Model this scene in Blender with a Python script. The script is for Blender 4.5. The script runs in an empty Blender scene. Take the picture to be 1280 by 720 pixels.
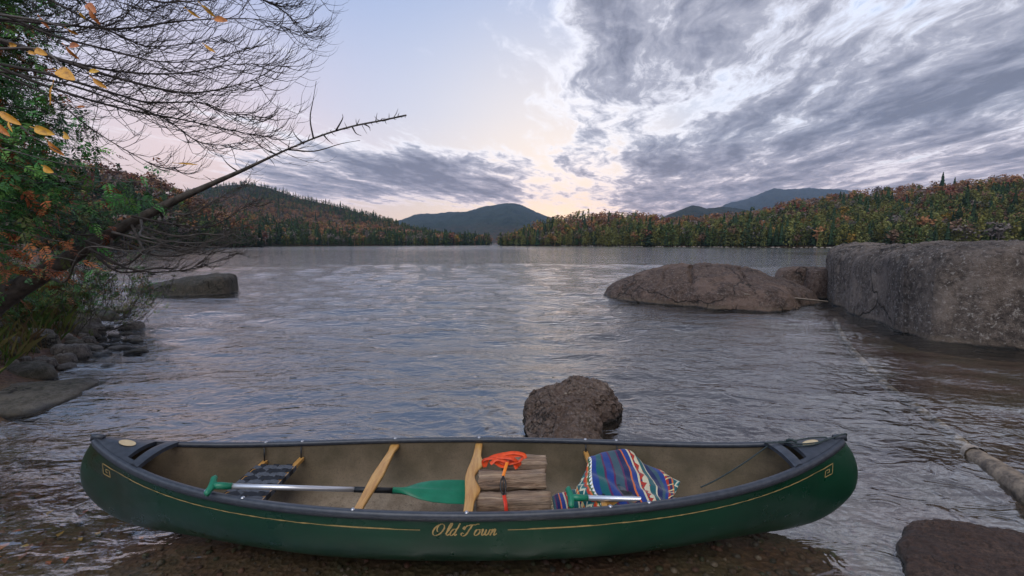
import bpy, bmesh, math, random
import numpy as np
from mathutils import Vector, noise as mn
R = math.radians
random.seed(7); rng = np.random.default_rng(7)
sc = bpy.context.scene
COL = sc.collection

# ------------------------------------------------------------------ camera
CAMZ = 1.78; PITCH = 5.62; F = 568.9
cp, sp = math.cos(R(PITCH)), math.sin(R(PITCH))
def P(px, py, d):
    a = (px-640)/F; b = (360-py)/F
    return Vector((a*d, d*(cp + b*sp), CAMZ + d*(-sp + b*cp)))
def G(px, py, z=0.0):
    b = (360-py)/F
    d = (z-CAMZ)/(-sp + b*cp)
    return P(px, py, d)
def Y(px, py, y):            # point on the sight line at world distance y
    b = (360-py)/F
    return P(px, py, y/(cp + b*sp))
cam = bpy.data.cameras.new('camera'); cam.lens = 16; cam.sensor_width = 36
cam.clip_start = 0.05; cam.clip_end = 30000
co = bpy.data.objects.new('camera', cam); COL.objects.link(co)
co.location = (0, 0, CAMZ); co.rotation_euler = (R(90-PITCH), 0, 0)
sc.camera = co

# ------------------------------------------------------------------ helpers
def link(o, parent=None):
    COL.objects.link(o)
    if parent: o.parent = parent
    return o
def tag(o, label=None, cat=None, group=None, kind=None):
    if label: o['label'] = label
    if cat: o['category'] = cat
    if group: o['group'] = group
    if kind: o['kind'] = kind
    return o
def empty(name, loc=(0, 0, 0)):
    o = bpy.data.objects.new(name, None); o.location = loc; o.empty_display_size = .1
    return link(o)
def smoothstep(a, b, x):
    t = min(1, max(0, (x-a)/(b-a))); return t*t*(3-2*t)
def nz(v, s=1.0, o=4, seed=0.0):
    return mn.fractal(Vector((v[0]*s+seed*7.3, v[1]*s+seed*3.1, v[2]*s-seed*5.7)), 0.9, 2.1, o)
def catmull(pts, n=8):
    pts = [Vector(p) for p in pts]
    if len(pts) < 3: return [pts[0].lerp(pts[-1], i/n) for i in range(n+1)]
    q = [pts[0]*2-pts[1]] + pts + [pts[-1]*2-pts[-2]]
    out = []
    for i in range(1, len(q)-2):
        a, b, c, d = q[i-1:i+3]
        for k in range(n):
            t = k/n
            out.append(0.5*((2*b)+(c-a)*t+(2*a-5*b+4*c-d)*t*t+(3*b-a-3*c+d)*t**3))
    out.append(pts[-1].copy())
    return out
class MB:
    def __init__(s): s.v = []; s.f = []; s.m = []; s.c = None; s.uv = None
    def add(s, vs, fs, mi=0):
        o = len(s.v); s.v.extend([tuple(v) for v in vs]); s.f.extend([tuple(i+o for i in f) for f in fs]); s.m.extend([mi]*len(fs))
    def box(s, c, size, rot=None, mi=0):
        vs = []
        for x in (-.5, .5):
            for y in (-.5, .5):
                for z in (-.5, .5):
                    p = Vector((x*size[0], y*size[1], z*size[2]))
                    if rot: p = rot @ p
                    vs.append(p+Vector(c))
        s.add(vs, [(0,1,3,2),(4,6,7,5),(0,4,5,1),(2,3,7,6),(0,2,6,4),(1,5,7,3)], mi)
    def tube(s, pts, radii, n=6, mi=0, caps=True, flat=1.0):
        pts = [Vector(p) for p in pts]
        if not hasattr(radii, '__len__'): radii = [radii]*len(pts)
        vs = []; up = Vector((0.13, 0.21, 0.97)).normalized(); a = None
        for i, p in enumerate(pts):
            t = (pts[min(i+1, len(pts)-1)]-pts[max(i-1, 0)])
            t = t.normalized() if t.length > 1e-9 else Vector((1, 0, 0))
            if a is None:
                a = t.cross(up)
                if a.length < .05: a = t.cross(Vector((1, 0, 0)))
            else: a = a - t*a.dot(t)
            a.normalize(); b = t.cross(a)
            for k in range(n):
                w = 2*math.pi*k/n
                vs.append(p + a*(math.cos(w)*radii[i]) + b*(math.sin(w)*radii[i]*flat))
        fs = [(i*n+k, i*n+(k+1) % n, (i+1)*n+(k+1) % n, (i+1)*n+k) for i in range(len(pts)-1) for k in range(n)]
        if caps: fs += [tuple(range(n))[::-1], tuple((len(pts)-1)*n+k for k in range(n))]
        s.add(vs, fs, mi)
    def grid(s, rows, closed=False, mi=0):
        n = len(rows[0]); vs = [p for r in rows for p in r]; fs = []
        for i in range(len(rows)-1):
            for k in range(n if closed else n-1):
                fs.append((i*n+k, i*n+(k+1) % n, (i+1)*n+(k+1) % n, (i+1)*n+k))
        s.add(vs, fs, mi)
    def build(s, name, mats, parent=None, smooth=True, weld=0, flip=False):
        me = bpy.data.meshes.new(name)
        me.from_pydata(s.v, [], s.f)
        if not isinstance(mats, (list, tuple)): mats = [mats]
        for m in mats: me.materials.append(m)
        me.polygons.foreach_set('material_index', s.m)
        me.polygons.foreach_set('use_smooth', [smooth]*len(s.f))
        if weld:
            bm = bmesh.new(); bm.from_mesh(me)
            bmesh.ops.remove_doubles(bm, verts=bm.verts, dist=weld)
            bmesh.ops.recalc_face_normals(bm, faces=bm.faces)
            bm.to_mesh(me); bm.free()
        if flip: me.flip_normals()
        me.update()
        return link(bpy.data.objects.new(name, me), parent)
def npmesh(name, V, T, mat, col=None, parent=None, smooth=False):
    """triangle mesh from arrays"""
    me = bpy.data.meshes.new(name)
    me.vertices.add(len(V)); me.vertices.foreach_set('co', V.astype(np.float32).ravel())
    k = T.shape[1]
    me.loops.add(T.size); me.loops.foreach_set('vertex_index', T.astype(np.int32).ravel())
    me.polygons.add(len(T)); me.polygons.foreach_set('loop_start', np.arange(0, T.size, k, dtype=np.int32))
    me.polygons.foreach_set('use_smooth', np.full(len(T), smooth))
    if col is not None:
        at = me.attributes.new('Col', 'FLOAT_COLOR', 'POINT')
        at.data.foreach_set('color', np.c_[col, np.ones(len(col))].astype(np.float32).ravel())
    me.materials.append(mat); me.update(); me.validate()
    return me

# ------------------------------------------------------------------ node helpers
class NT:
    def __init__(s, tree): s.t = tree; s.n = tree.nodes; s.l = tree.links
    def node(s, typ, **kw):
        n = s.n.new(typ)
        for k, v in kw.items():
            if k.startswith('i_'): n.inputs[k[2:].replace('_', ' ')].default_value = v
            else: setattr(n, k, v)
        return n
    def lk(s, a, b): s.l.new(a, b)
    def _in(s, sock, v):
        if isinstance(v, bpy.types.NodeSocket): s.lk(v, sock)
        elif v is not None:
            if hasattr(v, '__len__') and sock.type == 'RGBA' and len(v) == 3: v = (*v, 1)
            sock.default_value = v
    def math(s, op, a, b=None, c=None, clamp=False):
        n = s.n.new('ShaderNodeMath'); n.operation = op; n.use_clamp = clamp
        for i, v in enumerate((a, b, c)):
            if v is not None: s._in(n.inputs[i], v)
        return n.outputs[0]
    def vmath(s, op, a, b=None, c=None):
        n = s.n.new('ShaderNodeVectorMath'); n.operation = op
        for i, v in enumerate((a, b, c)):
            if v is not None: s._in(n.inputs[i], v)
        return n.outputs['Value'] if op in ('DOT_PRODUCT', 'LENGTH', 'DISTANCE') else n.outputs[0]
    def mix(s, f, a, b, bt='MIX'):
        n = s.n.new('ShaderNodeMix'); n.data_type = 'RGBA'; n.blend_type = bt; n.clamp_factor = True
        s._in(n.inputs[0], f); s._in(n.inputs[6], a); s._in(n.inputs[7], b)
        return n.outputs[2]
    def ramp(s, f, stops, interp='LINEAR'):
        n = s.n.new('ShaderNodeValToRGB'); s._in(n.inputs[0], f); r = n.color_ramp; r.interpolation = interp
        while len(r.elements) < len(stops): r.elements.new(0.5)
        for e, (p, c) in zip(r.elements, stops):
            e.position = p; e.color = (*c, 1) if hasattr(c, '__len__') else (c, c, c, 1)
        return n.outputs[0]
    def noise(s, vec, scale, detail=4, rough=.55, dist=0.0, dims='3D'):
        n = s.n.new('ShaderNodeTexNoise'); n.noise_dimensions = dims
        s._in(n.inputs['Vector'], vec); s._in(n.inputs['Scale'], scale)
        n.inputs['Detail'].default_value = detail; n.inputs['Roughness'].default_value = rough
        n.inputs['Distortion'].default_value = dist
        return n.outputs[0]
    def mapr(s, v, a, b, c, d, smooth=False):
        n = s.n.new('ShaderNodeMapRange'); n.clamp = True
        if smooth: n.interpolation_type = 'SMOOTHSTEP'
        s._in(n.inputs[0], v)
        for i, x in enumerate((a, b, c, d)): s._in(n.inputs[i+1], x)
        return n.outputs[0]
    def mapping(s, vec, scale=(1, 1, 1), rot=(0, 0, 0), loc=(0, 0, 0)):
        n = s.n.new('ShaderNodeMapping'); s._in(n.inputs[0], vec)
        n.inputs['Scale'].default_value = scale; n.inputs['Rotation'].default_value = rot; n.inputs['Location'].default_value = loc
        return n.outputs[0]
    def bump(s, h, strength=.5, dist=.01, normal=None):
        n = s.n.new('ShaderNodeBump'); s._in(n.inputs['Height'], h)
        s._in(n.inputs['Strength'], strength); s._in(n.inputs['Distance'], dist)
        if normal: s.lk(normal, n.inputs['Normal'])
        return n.outputs[0]
def newmat(name):
    m = bpy.data.materials.new(name); m.use_nodes = True
    t = NT(m.node_tree); b = m.node_tree.nodes['Principled BSDF']
    return m, t, b
def simple(name, c, rough=.6, c2=None, scale=20, bump=0.0, bscale=None, spec=.5, metal=0, stretch=(1, 1, 1), detail=5, lo=.35, hi=.65, bdist=.01):
    m, t, b = newmat(name)
    tc = t.node('ShaderNodeTexCoord').outputs['Object']
    v = t.mapping(tc, stretch)
    if c2:
        f = t.mapr(t.noise(v, scale, detail), lo, hi, 0, 1)
        t._in(b.inputs['Base Color'], t.mix(f, c, c2))
    else: b.inputs['Base Color'].default_value = (*c, 1)
    b.inputs['Roughness'].default_value = rough; b.inputs['Metallic'].default_value = metal
    b.inputs['Specular IOR Level'].default_value = spec
    if bump:
        t.lk(t.bump(t.noise(v, bscale or scale*2, 6, .6), bump, bdist), b.inputs['Normal'])
    return m

# ------------------------------------------------------------------ world
w = bpy.data.worlds.new('World'); sc.world = w; w.use_nodes = True
t = NT(w.node_tree)
for n in list(t.n): t.n.remove(n)
out = t.node('ShaderNodeOutputWorld')
SUN_AZ, SUN_EL = 7.0, 2.0
sky = t.node('ShaderNodeTexSky', sky_type='NISHITA', sun_disc=False)
sky.sun_elevation = R(SUN_EL); sky.sun_rotation = R(SUN_AZ); sky.dust_density = .8; sky.ozone_density = 1.5
dirv = t.node('ShaderNodeTexCoord').outputs['Generated']
sx = t.node('ShaderNodeSeparateXYZ'); t.lk(dirv, sx.inputs[0])
X_, Y_, Z_ = sx.outputs
el = t.math('MAXIMUM', Z_, 0.0)
# clear sky by elevation
clear = t.ramp(el, [(0.0, (.46, .31, .25)), (.05, (.45, .355, .31)), (.14, (.35, .365, .41)), (.26, (.215, .29, .41)), (.45, (.15, .22, .36)), (1, (.13, .19, .32))])
gd = Vector((math.sin(R(5)), math.cos(R(5)), .10)).normalized()
glow = t.math('POWER', t.math('MAXIMUM', t.vmath('DOT_PRODUCT', dirv, tuple(gd)), 0), 16.0)
clear = t.mix(t.math('MULTIPLY', glow, .70), clear, (.60, .49, .37))
pg = Vector((math.sin(R(-34)), math.cos(R(-34)), .07)).normalized()
pink = t.math('POWER', t.math('MAXIMUM', t.vmath('DOT_PRODUCT', dirv, tuple(pg)), 0), 20.0)
clear = t.mix(t.math('MULTIPLY', pink, .70), clear, (.56, .37, .31))
# cloud layer seen in perspective: direction over elevation
zz = t.math('ADD', el, .035)
cx = t.math('DIVIDE', X_, zz); cy = t.math('DIVIDE', Y_, zz)
cb = t.node('ShaderNodeCombineXYZ'); t.lk(cx, cb.inputs[0]); t.lk(cy, cb.inputs[1])
pv = cb.outputs[0]
pr = t.mapping(pv, (1, 1, 1), (0, 0, R(14)))         # cloud streets run off towards right of centre
warp = t.node('ShaderNodeTexNoise'); t.lk(pr, warp.inputs['Vector']); warp.inputs['Scale'].default_value = 1.3; warp.inputs['Detail'].default_value = 4
wv = t.vmath('MULTIPLY_ADD', warp.outputs['Color'], (.45, .45, 0), pr)
big = t.noise(t.mapping(wv, (.80, .30, 1), loc=(3.1, 1.7, 0)), 1.0, 3, .5)
mid = t.noise(t.mapping(wv, (3.9, 1.25, 1), loc=(1.1, .7, 0)), 1.0, 8, .62)
fine = t.noise(t.mapping(wv, (12.0, 5.6, 1)), 1.0, 7, .68)
ctr = lambda n, k: t.math('MULTIPLY', t.math('SUBTRACT', n, .5), k)
den = t.math('ADD', ctr(big, 1.15), t.math('ADD', ctr(mid, 1.5), ctr(fine, .48)))
az = t.math('ARCTAN2', X_, Y_)
covr = t.mapr(az, R(-6), R(24), -.40, .27, True)
up_ = t.math('MULTIPLY', t.mapr(az, R(2), R(9), 0, 1, True), t.mapr(az, R(24), R(14), 0, 1, True))
covu = t.math('MULTIPLY', up_, t.mapr(el, .18, .30, .0, .16, True))
gap = t.math('MULTIPLY', t.mapr(t.math('ABSOLUTE', t.math('SUBTRACT', az, R(19))), 0, R(10), .46, 0, True), t.mapr(t.math('ABSOLUTE', t.math('SUBTRACT', el, .27)), .0, .11, 1, 0, True))
covb = t.math('MULTIPLY', t.mapr(el, .06, .115, 0, 1, True), t.mapr(el, .24, .14, 0, 1, True))
covb = t.math('MULTIPLY', covb, t.mapr(t.math('ABSOLUTE', t.math('ADD', az, R(13))), R(8), R(26), .74, 0, True))
lown = t.math('MULTIPLY', t.mapr(el, .10, .07, 0, 1, True), t.mapr(t.math('ABSOLUTE', t.math('SUBTRACT', az, R(7))), R(4), R(12), -.25, 0, True))
high = t.mapr(el, .5, .8, 0, .25)
cov = t.math('SUBTRACT', t.math('ADD', t.math('ADD', t.math('ADD', covr, covb), high), t.math('ADD', covu, lown)), gap)
d = t.math('ADD', den, cov)
alpha = t.mapr(d, -.30, .14, 0, 1, True)
thick = t.mapr(d, -.08, .50, 0, 1)
fib = t.math('ADD', thick, ctr(fine, .25))
body = t.ramp(fib, [(0, (.60, .60, .64)), (.16, (.42, .42, .465)), (.40, (.235, .24, .285)), (.72, (.145, .153, .195)), (1, (.095, .102, .135))])
body = t.mix(1.0, body, t.mix(t.mapr(el, .03, .2, 0, 1), (1.30, 1.02, .93), (1, 1, 1)), 'MULTIPLY')
skyc = t.mix(alpha, clear, body)
# unseen sky behind the viewer is brightened, added fill for the foreground
back_fill = t.mapr(Y_, .2, -.7, 0, 1.0, True)
skyc = t.mix(1.0, skyc, t.mix(back_fill, (1, 1, 1), (1.6, 1.5, 1.4)), 'MULTIPLY')
bg1 = t.node('ShaderNodeBackground'); t.lk(t.mix(1.0, t.mix(t.math('MULTIPLY', alpha, .85), sky.outputs[0], (0, 0, 0)), (.34, .38, .60), 'MULTIPLY'), bg1.inputs[0]); bg1.inputs[1].default_value = .05
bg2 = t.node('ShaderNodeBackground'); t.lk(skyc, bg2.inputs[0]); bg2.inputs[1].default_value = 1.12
add = t.node('ShaderNodeAddShader'); t.lk(bg1.outputs[0], add.inputs[0]); t.lk(bg2.outputs[0], add.inputs[1])
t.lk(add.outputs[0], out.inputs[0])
sun = bpy.data.lights.new('sun', 'SUN'); sun.energy = .85; sun.angle = R(50); sun.color = (1, .93, .84)
so = link(bpy.data.objects.new('sun', sun))
SUN_EL, SUN_AZ = 52.0, 192.0   # overcast dusk: the lamp stands for the broad bright sky above and behind the viewer
sd = Vector((math.sin(R(SUN_AZ))*math.cos(R(SUN_EL)), math.cos(R(SUN_AZ))*math.cos(R(SUN_EL)), math.sin(R(SUN_EL))))
so.rotation_euler = (-sd).to_track_quat('-Z', 'Y').to_euler(); so.location = (0, 60, 40)

# ------------------------------------------------------------------ ground sheet (lake bed, left bank, beach behind the viewer)
def bank_x(y): return float(np.interp(y, [-40, 1, 3, 4.3, 6, 8, 12, 20, 60, 150, 400], [-2, -4.6, -4.75, -5.0, -6.1, -7.3, -11.2, -20, -60, -150, -400]))
def ground_z(x, y):
    # depth grows away from the near beach
    z = float(np.interp(y, [-60, -3, .2, 1.6, 2.6, 4, 7, 12, 25, 60, 7000], [3, .9, .02, -.035, -.055, -.42, -1.15, -2.2, -4, -9, -14]))
    # shallow shelf by the right-hand rocks
    if x > 2 and 3.5 < y < 22:
        k = smoothstep(2.5, 6.5, x)*smoothstep(3.2, 5, y)*(1-smoothstep(14, 22, y))
        z = z*(1-k) + k*(-.17)
    b = bank_x(y)-x
    if b > -3:
        s = smoothstep(-3, .4, b)
        zl = -.12 + .30*max(0, b+.4) if b < 6 else 1.8 + .1*min(b-6, 60)
        z = z*(1-s) + max(z, zl)*s
    if abs(x) < 60 and abs(y) < 60:
        z += .05*nz((x, y, 0), .9, 4, 1)*min(1, .35+abs(z)) + .012*nz((x, y, 0), 6, 3, 2)
    return z
MG, tg, bg_ = newmat('gravel_and_mud')
tc = tg.node('ShaderNodeNewGeometry').outputs['Position']
n1 = tg.noise(tc, 1.6, 5); n2 = tg.noise(tc, 22, 6, .65)
vor = tg.node('ShaderNodeTexVoronoi'); vor.inputs['Scale'].default_value = 30; tg.lk(tc, vor.inputs['Vector'])
c = tg.mix(tg.mapr(n2, .35, .68, 0, 1), (.055, .022, .014), (.17, .088, .048))
c = tg.mix(tg.mapr(n1, .42, .62, 0, 1), c, tg.mix(n2, (.04, .036, .015), (.14, .10, .045)))
c = tg.mix(tg.mapr(vor.outputs['Distance'], .0, .55, .5, 0), c, tg.mix(vor.outputs['Color'], (.045, .024, .016), (.20, .125, .08)))
tg._in(bg_.inputs['Base Color'], c); bg_.inputs['Roughness'].default_value = .8
tg.lk(tg.bump(tg.math('ADD', vor.outputs['Distance'], n2), .7, .02), bg_.inputs['Normal'])
NG = 300; tt = np.linspace(-1, 1, NG); gx = np.sinh(8.9*tt); gx = gx/gx[-1]*3700; gy_ = np.sinh(8.9*tt); gy_ = np.where(gy_ > 0, gy_/gy_[-1]*5650, gy_/gy_[-1]*1050)
rows = [[(x, y, ground_z(x, y)) for x in gx] for y in gy_]
mb = MB(); mb.grid(rows); tag(mb.build('ground', MG), kind='structure')

# ------------------------------------------------------------------ water
MW, tw, bw = newmat('lake_water'); tw.n.remove(bw)
ow = [n for n in tw.n if n.type == 'OUTPUT_MATERIAL'][0]
pos = tw.node('ShaderNodeNewGeometry').outputs['Position']
dist = tw.vmath('LENGTH', pos)
calm = tw.mapr(tw.noise(pos, .045, 2), .35, .65, .55, 1.25)
farcalm = tw.math('MULTIPLY', tw.mapr(dist, 12, 60, 1, .45), tw.mapr(dist, 70, 200, 1, .35))
wa = tw.noise(tw.mapping(pos, (1.0, 2.6, 1), (0, 0, R(-9))), 1.5, 3, .5, .3)
wb_ = tw.noise(tw.mapping(pos, (1.5, 3.6, 1), (0, 0, R(8))), 4.6, 3, .5, .4)
wc = tw.noise(tw.mapping(pos, (.35, 1.0, 1), (0, 0, R(-5))), 1.0, 3, .5, .4)
sw = tw.noise(tw.mapping(pos, (1.0, 1.5, 1), (0, 0, R(25))), 3.2, 2, .45, 1.4)      # slow swirls close by
near = tw.mapr(dist, 4, 11, 0, 1, True)
cx2 = tw.node('ShaderNodeSeparateXYZ'); tw.lk(pos, cx2.inputs[0])
rightq = tw.mapr(cx2.outputs[0], -1.2, 4.5, 1.0, .38, True)
rightq = tw.mix(tw.mapr(dist, 5, 11, 0, 1, True), rightq, (1, 1, 1))
h = tw.math('ADD', tw.math('MULTIPLY', wa, .62), tw.math('MULTIPLY', wb_, .20))
h = tw.math('ADD', h, tw.math('MULTIPLY', wc, tw.mapr(dist, 12, 40, 0, 1.7)))
h = tw.math('MULTIPLY', h, tw.math('MULTIPLY', calm, rightq))
h = tw.math('ADD', tw.math('MULTIPLY', h, tw.mapr(near, 0, 1, .42, 1)), tw.math('MULTIPLY', sw, .20))
bp = tw.node('ShaderNodeBump'); tw.lk(h, bp.inputs['Height'])
tw._in(bp.inputs['Strength'], farcalm); bp.inputs['Distance'].default_value = .11
fr = tw.node('ShaderNodeFresnel'); fr.inputs['IOR'].default_value = 2.9; tw.lk(bp.outputs[0], fr.inputs['Normal'])
gl = tw.node('ShaderNodeBsdfGlossy'); gl.inputs['Color'].default_value = (1, .99, .98, 1); tw.lk(bp.outputs[0], gl.inputs['Normal'])
tw._in(gl.inputs['Roughness'], tw.mapr(dist, 10, 150, .02, .13))
tr = tw.node('ShaderNodeBsdfTransparent'); tr.inputs['Color'].default_value = (.92, .93, .90, 1)
mx = tw.node('ShaderNodeMixShader'); bfc = tw.node('ShaderNodeNewGeometry').outputs['Backfacing']; tw.lk(tw.math('MULTIPLY', fr.outputs[0], tw.math('SUBTRACT', 1.0, tw.math('MULTIPLY', bfc, .88))), mx.inputs[0]); tw.lk(tr.outputs[0], mx.inputs[1]); tw.lk(gl.outputs[0], mx.inputs[2])
tw.lk(mx.outputs[0], ow.inputs['Surface'])
va = tw.node('ShaderNodeVolumeAbsorption'); va.inputs['Color'].default_value = (.30, .20, .12, 1); va.inputs['Density'].default_value = .70
tw.lk(va.outputs[0], ow.inputs['Volume'])
th = np.concatenate([np.linspace(-72, 72, 560), np.linspace(78, 282, 36)]); th = np.radians(th)
rr = np.concatenate([np.linspace(.02, 1.1, 12)[:-1], np.geomspace(1.1, 40, 430), np.geomspace(42, 7000, 60)])
TH, RR = np.meshgrid(th, rr); WX = np.clip(RR*np.sin(TH), -3650, 3650); WY = np.clip(RR*np.cos(TH), -1000, 5600); WZ = np.zeros_like(WX)
for i in range(40):
    lam = 10**rng.uniform(math.log10(.24), math.log10(2.2)); ang = R(-100 + rng.normal(0, 26))
    amp = .0112*lam**1.05; k = 2*math.pi/lam
    fade = np.clip(1-(RR-lam*18)/(lam*18), 0, 1)
    loc = .6+.4*np.sin(WX*.37+i*1.7+WY*.23)*np.sin(WY*.31+i)
    ph = k*(WX*math.cos(ang)+WY*math.sin(ang)) + 1.1*np.sin(WX*.8/lam**.5+i) + rng.uniform(0, 6.28)
    WZ += amp*np.sin(ph)*fade*loc
quiet = .30+.70*np.clip((RR-3)/7, 0, 1)
quiet *= 1-.35*np.clip((WX+1)/5, 0, 1)*np.clip((11-RR)/6, 0, 1)
WZ *= quiet*.62
for (cxr, cyr, r0, am) in ((.10, 4.45, .62, .006), (-.35, 4.4, .3, .003)):                    # rings round the middle rock
    dd = np.hypot(WX-cxr, WY-cyr); WZ += am*np.sin((dd-r0)*24)*np.exp(-np.clip(dd-r0, 0, 9)*1.9)*(dd > r0*.5)
V = np.c_[WX.ravel(), WY.ravel(), WZ.ravel()]
nr, nt = WX.shape
I = np.arange(nr*nt).reshape(nr, nt)
a = I[:-1]; b = np.roll(I, -1, 1)[:-1]; c_ = np.roll(I, -1, 1)[1:]; d_ = I[1:]
Q = np.stack([a, d_, c_, b], -1).reshape(-1, 4)
ring = I[-1]; nb = len(V); Vb = V[ring].copy(); Vb[:, 2] = -30
V = np.r_[V, Vb, [[0, 0, 0]], [[0, 0, -30]]]
rb = nb+np.arange(nt); Q2 = np.stack([ring, rb, np.roll(rb, -1), np.roll(ring, -1)], -1)
Q = np.r_[Q, Q2]
me = npmesh('water', V, Q[:, ::-1] if False else Q, MW, smooth=True)
bm = bmesh.new(); bm.from_mesh(me); bm.verts.ensure_lookup_table()
for k in range(nt):
    k2 = (k+1) % nt
    bm.faces.new((bm.verts[int(I[0, k])], bm.verts[int(I[0, k2])], bm.verts[nb+nt])).smooth = True
    bm.faces.new((bm.verts[nb+k], bm.verts[nb+k2], bm.verts[nb+nt+1]))
bmesh.ops.recalc_face_normals(bm, faces=bm.faces); bm.to_mesh(me); bm.free()
tag(link(bpy.data.objects.new('water', me)), kind='structure')

# ------------------------------------------------------------------ haze
HZ, thz, bhz = newmat('haze_air'); thz.n.remove(bhz)
oh = [n for n in thz.n if n.type == 'OUTPUT_MATERIAL'][0]
pvn = thz.node('ShaderNodeVolumePrincipled'); pvn.inputs['Color'].default_value = (.50, .70, 1.0, 1)
pvn.inputs['Density'].default_value = .000105; pvn.inputs['Anisotropy'].default_value = .1
thz.lk(pvn.outputs[0], oh.inputs['Volume'])
mb = MB(); mb.box((0, 2300, 255), (7600, 6900, 612)); tag(mb.build('haze', HZ, smooth=False), kind='stuff', label='thin evening haze over the lake and far mountains')

# ------------------------------------------------------------------ far forest
MF, tf, bf = newmat('forest_foliage')
at = tf.node('ShaderNodeAttribute', attribute_name='Col')
gp = tf.node('ShaderNodeNewGeometry').outputs['Position']
tf._in(bf.inputs['Base Color'], tf.mix(1.0, at.outputs['Color'], tf.mix(tf.noise(gp, .7, 4), (.62, .62, .62), (1.85, 1.85, 1.85)), 'MULTIPLY'))
bf.inputs['Roughness'].default_value = .85; bf.inputs['Specular IOR Level'].default_value = .15
def conifer(seed, n=110, wide=.20, rnd=0):
    g = np.random.default_rng(seed); V = []; T = []
    for k in range(5):      # opaque core
        z0 = .10+.17*k; 
    for i in range(n):
        u = g.uniform(0, 1)**1.25; z = .06+.92*u; rad = (wide*(1-u)**.8 if not rnd else wide*max(.03, math.sin(math.pi*min(1, .22+.80*u)))**.8)*g.uniform(.5, 1.2)+.012
        a = g.uniform(0, 6.283); w = .028+.05*(1-u)
        ca, sa = math.cos(a), math.sin(a); o = len(V)
        V += [(0, 0, z+.05), (ca*rad*.7-sa*w, sa*rad*.7+ca*w, z-.01), (ca*rad, sa*rad, z-.045+g.uniform(-.01, .02)), (ca*rad*.7+sa*w, sa*rad*.7-ca*w, z-.01)]
        T += [(o, o+1, o+2), (o, o+2, o+3)]
    o = len(V); m = 6
    for (z, r) in ((.04, .55), (.35, .5), (.7, .28)):
        V += [(math.cos(6.283*k/m)*wide*r, math.sin(6.283*k/m)*wide*r, z) for k in range(m)]
    V.append((0, 0, 1.0))
    for rr_ in range(2):
        for k in range(m):
            a1 = o+rr_*m+k; b1 = o+rr_*m+(k+1) % m
            T += [(a1, b1, b1+m), (a1, b1+m, a1+m)]
    for k in range(m): T.append((o+2*m+k, o+2*m+(k+1) % m, o+3*m))
    V += [(-.012, 0, -.08), (.012, 0, -.08), (0, 0, .9)]; T.append((len(V)-3, len(V)-2, len(V)-1))
    return np.array(V), np.array(T)
def broadleaf(seed, n=120):
    g = np.random.default_rng(seed); V = []; T = []
    cl = [(g.normal(0, .13), g.normal(0, .13), g.uniform(.42, .84), g.uniform(.12, .2)) for _ in range(9)]
    for i in range(n):
        c = cl[g.integers(len(cl))]; v = g.normal(size=3); v /= np.linalg.norm(v)
        p = np.array(c[:3])+v*c[3]*np.array([1, 1, .85])
        e1 = g.normal(size=3); e1 /= np.linalg.norm(e1); e2 = np.cross(e1, v); s = g.uniform(.035, .075); o = len(V)
        V += [p+e1*s, p+e2*s, p-e1*s*.8, p-e2*s*.7]; T += [(o, o+1, o+2), (o, o+2, o+3)]
    o = len(V); V += [(-.02, 0, -.05), (.02, 0, -.05), (.01, 0, .6), (0, .015, -.05), (-.01, 0, .6)]
    T += [(o, o+1, o+2), (o, o+2, o+4), (o, o+3, o+2)]
    return np.array(V), np.array(T)
def cedar(seed, n=130, wide=.16):
    g = np.random.default_rng(seed); V = []; T = []; cl = []
    for k in range(13):
        u = (k+g.uniform(0, 1))/13; off = wide*(1-u)**.6*g.uniform(.2, .9); a = g.uniform(0, 6.28)
        cl.append((math.cos(a)*off, math.sin(a)*off, .10+.80*u, wide*(.75-.42*u)))
    for i in range(n):
        c = cl[g.integers(len(cl))]; v = g.normal(size=3); v /= np.linalg.norm(v)
        p = np.array(c[:3])+v*c[3]*np.array([1, 1, 1.15]); e1 = g.normal(size=3); e1 /= np.linalg.norm(e1); e2 = np.cross(e1, v); q = g.uniform(.03, .065)*(130/n)**.5; o = len(V)
        V += [p+e1*q, p+e2*q*.8, p-e1*q, p-e2*q*.7]; T += [(o, o+1, o+2), (o, o+2, o+3)]
    o = len(V); V += [(-.02, 0, -.05), (.02, 0, -.05), (.01, 0, .8), (0, .02, -.05)]; T += [(o, o+1, o+2), (o+1, o+3, o+2)]
    return np.array(V), np.array(T)
TEMPL = {'con': [conifer(i, 90, .17+.02*(i % 3)) for i in range(4)], 'wid': [cedar(20+i, 150, .17+.025*(i % 3)) for i in range(5)], 'bro': [broadleaf(i+40, 110) for i in range(5)]}
LITE = {'con': [conifer(60+i, 34, .19) for i in range(3)], 'wid': [cedar(70+i, 64, .20) for i in range(4)], 'bro': [broadleaf(i+80, 44) for i in range(4)]}
SPEC = {  # colour, template
 'dark green conifer': ((.020, .038, .018), 'con'), 'green conifer': ((.050, .070, .022), 'wid'),
 'olive cedar': ((.105, .108, .034), 'wid'), 'yellow green cedar': ((.115, .108, .030), 'wid'), 'deep green spruce': ((.034, .056, .026), 'wid'),
 'rust orange tree': ((.20, .098, .045), 'bro'), 'dull brown tree': ((.14, .088, .058), 'bro'), 'dark red tree': ((.120, .044, .030), 'bro'),
 'golden leaved tree': ((.17, .105, .022), 'bro'), 'bare grey tree': ((.125, .105, .095), 'bro')}
def interp(px, tab): return np.interp(px, [a for a, _ in tab], [b for _, b in tab])
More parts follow.
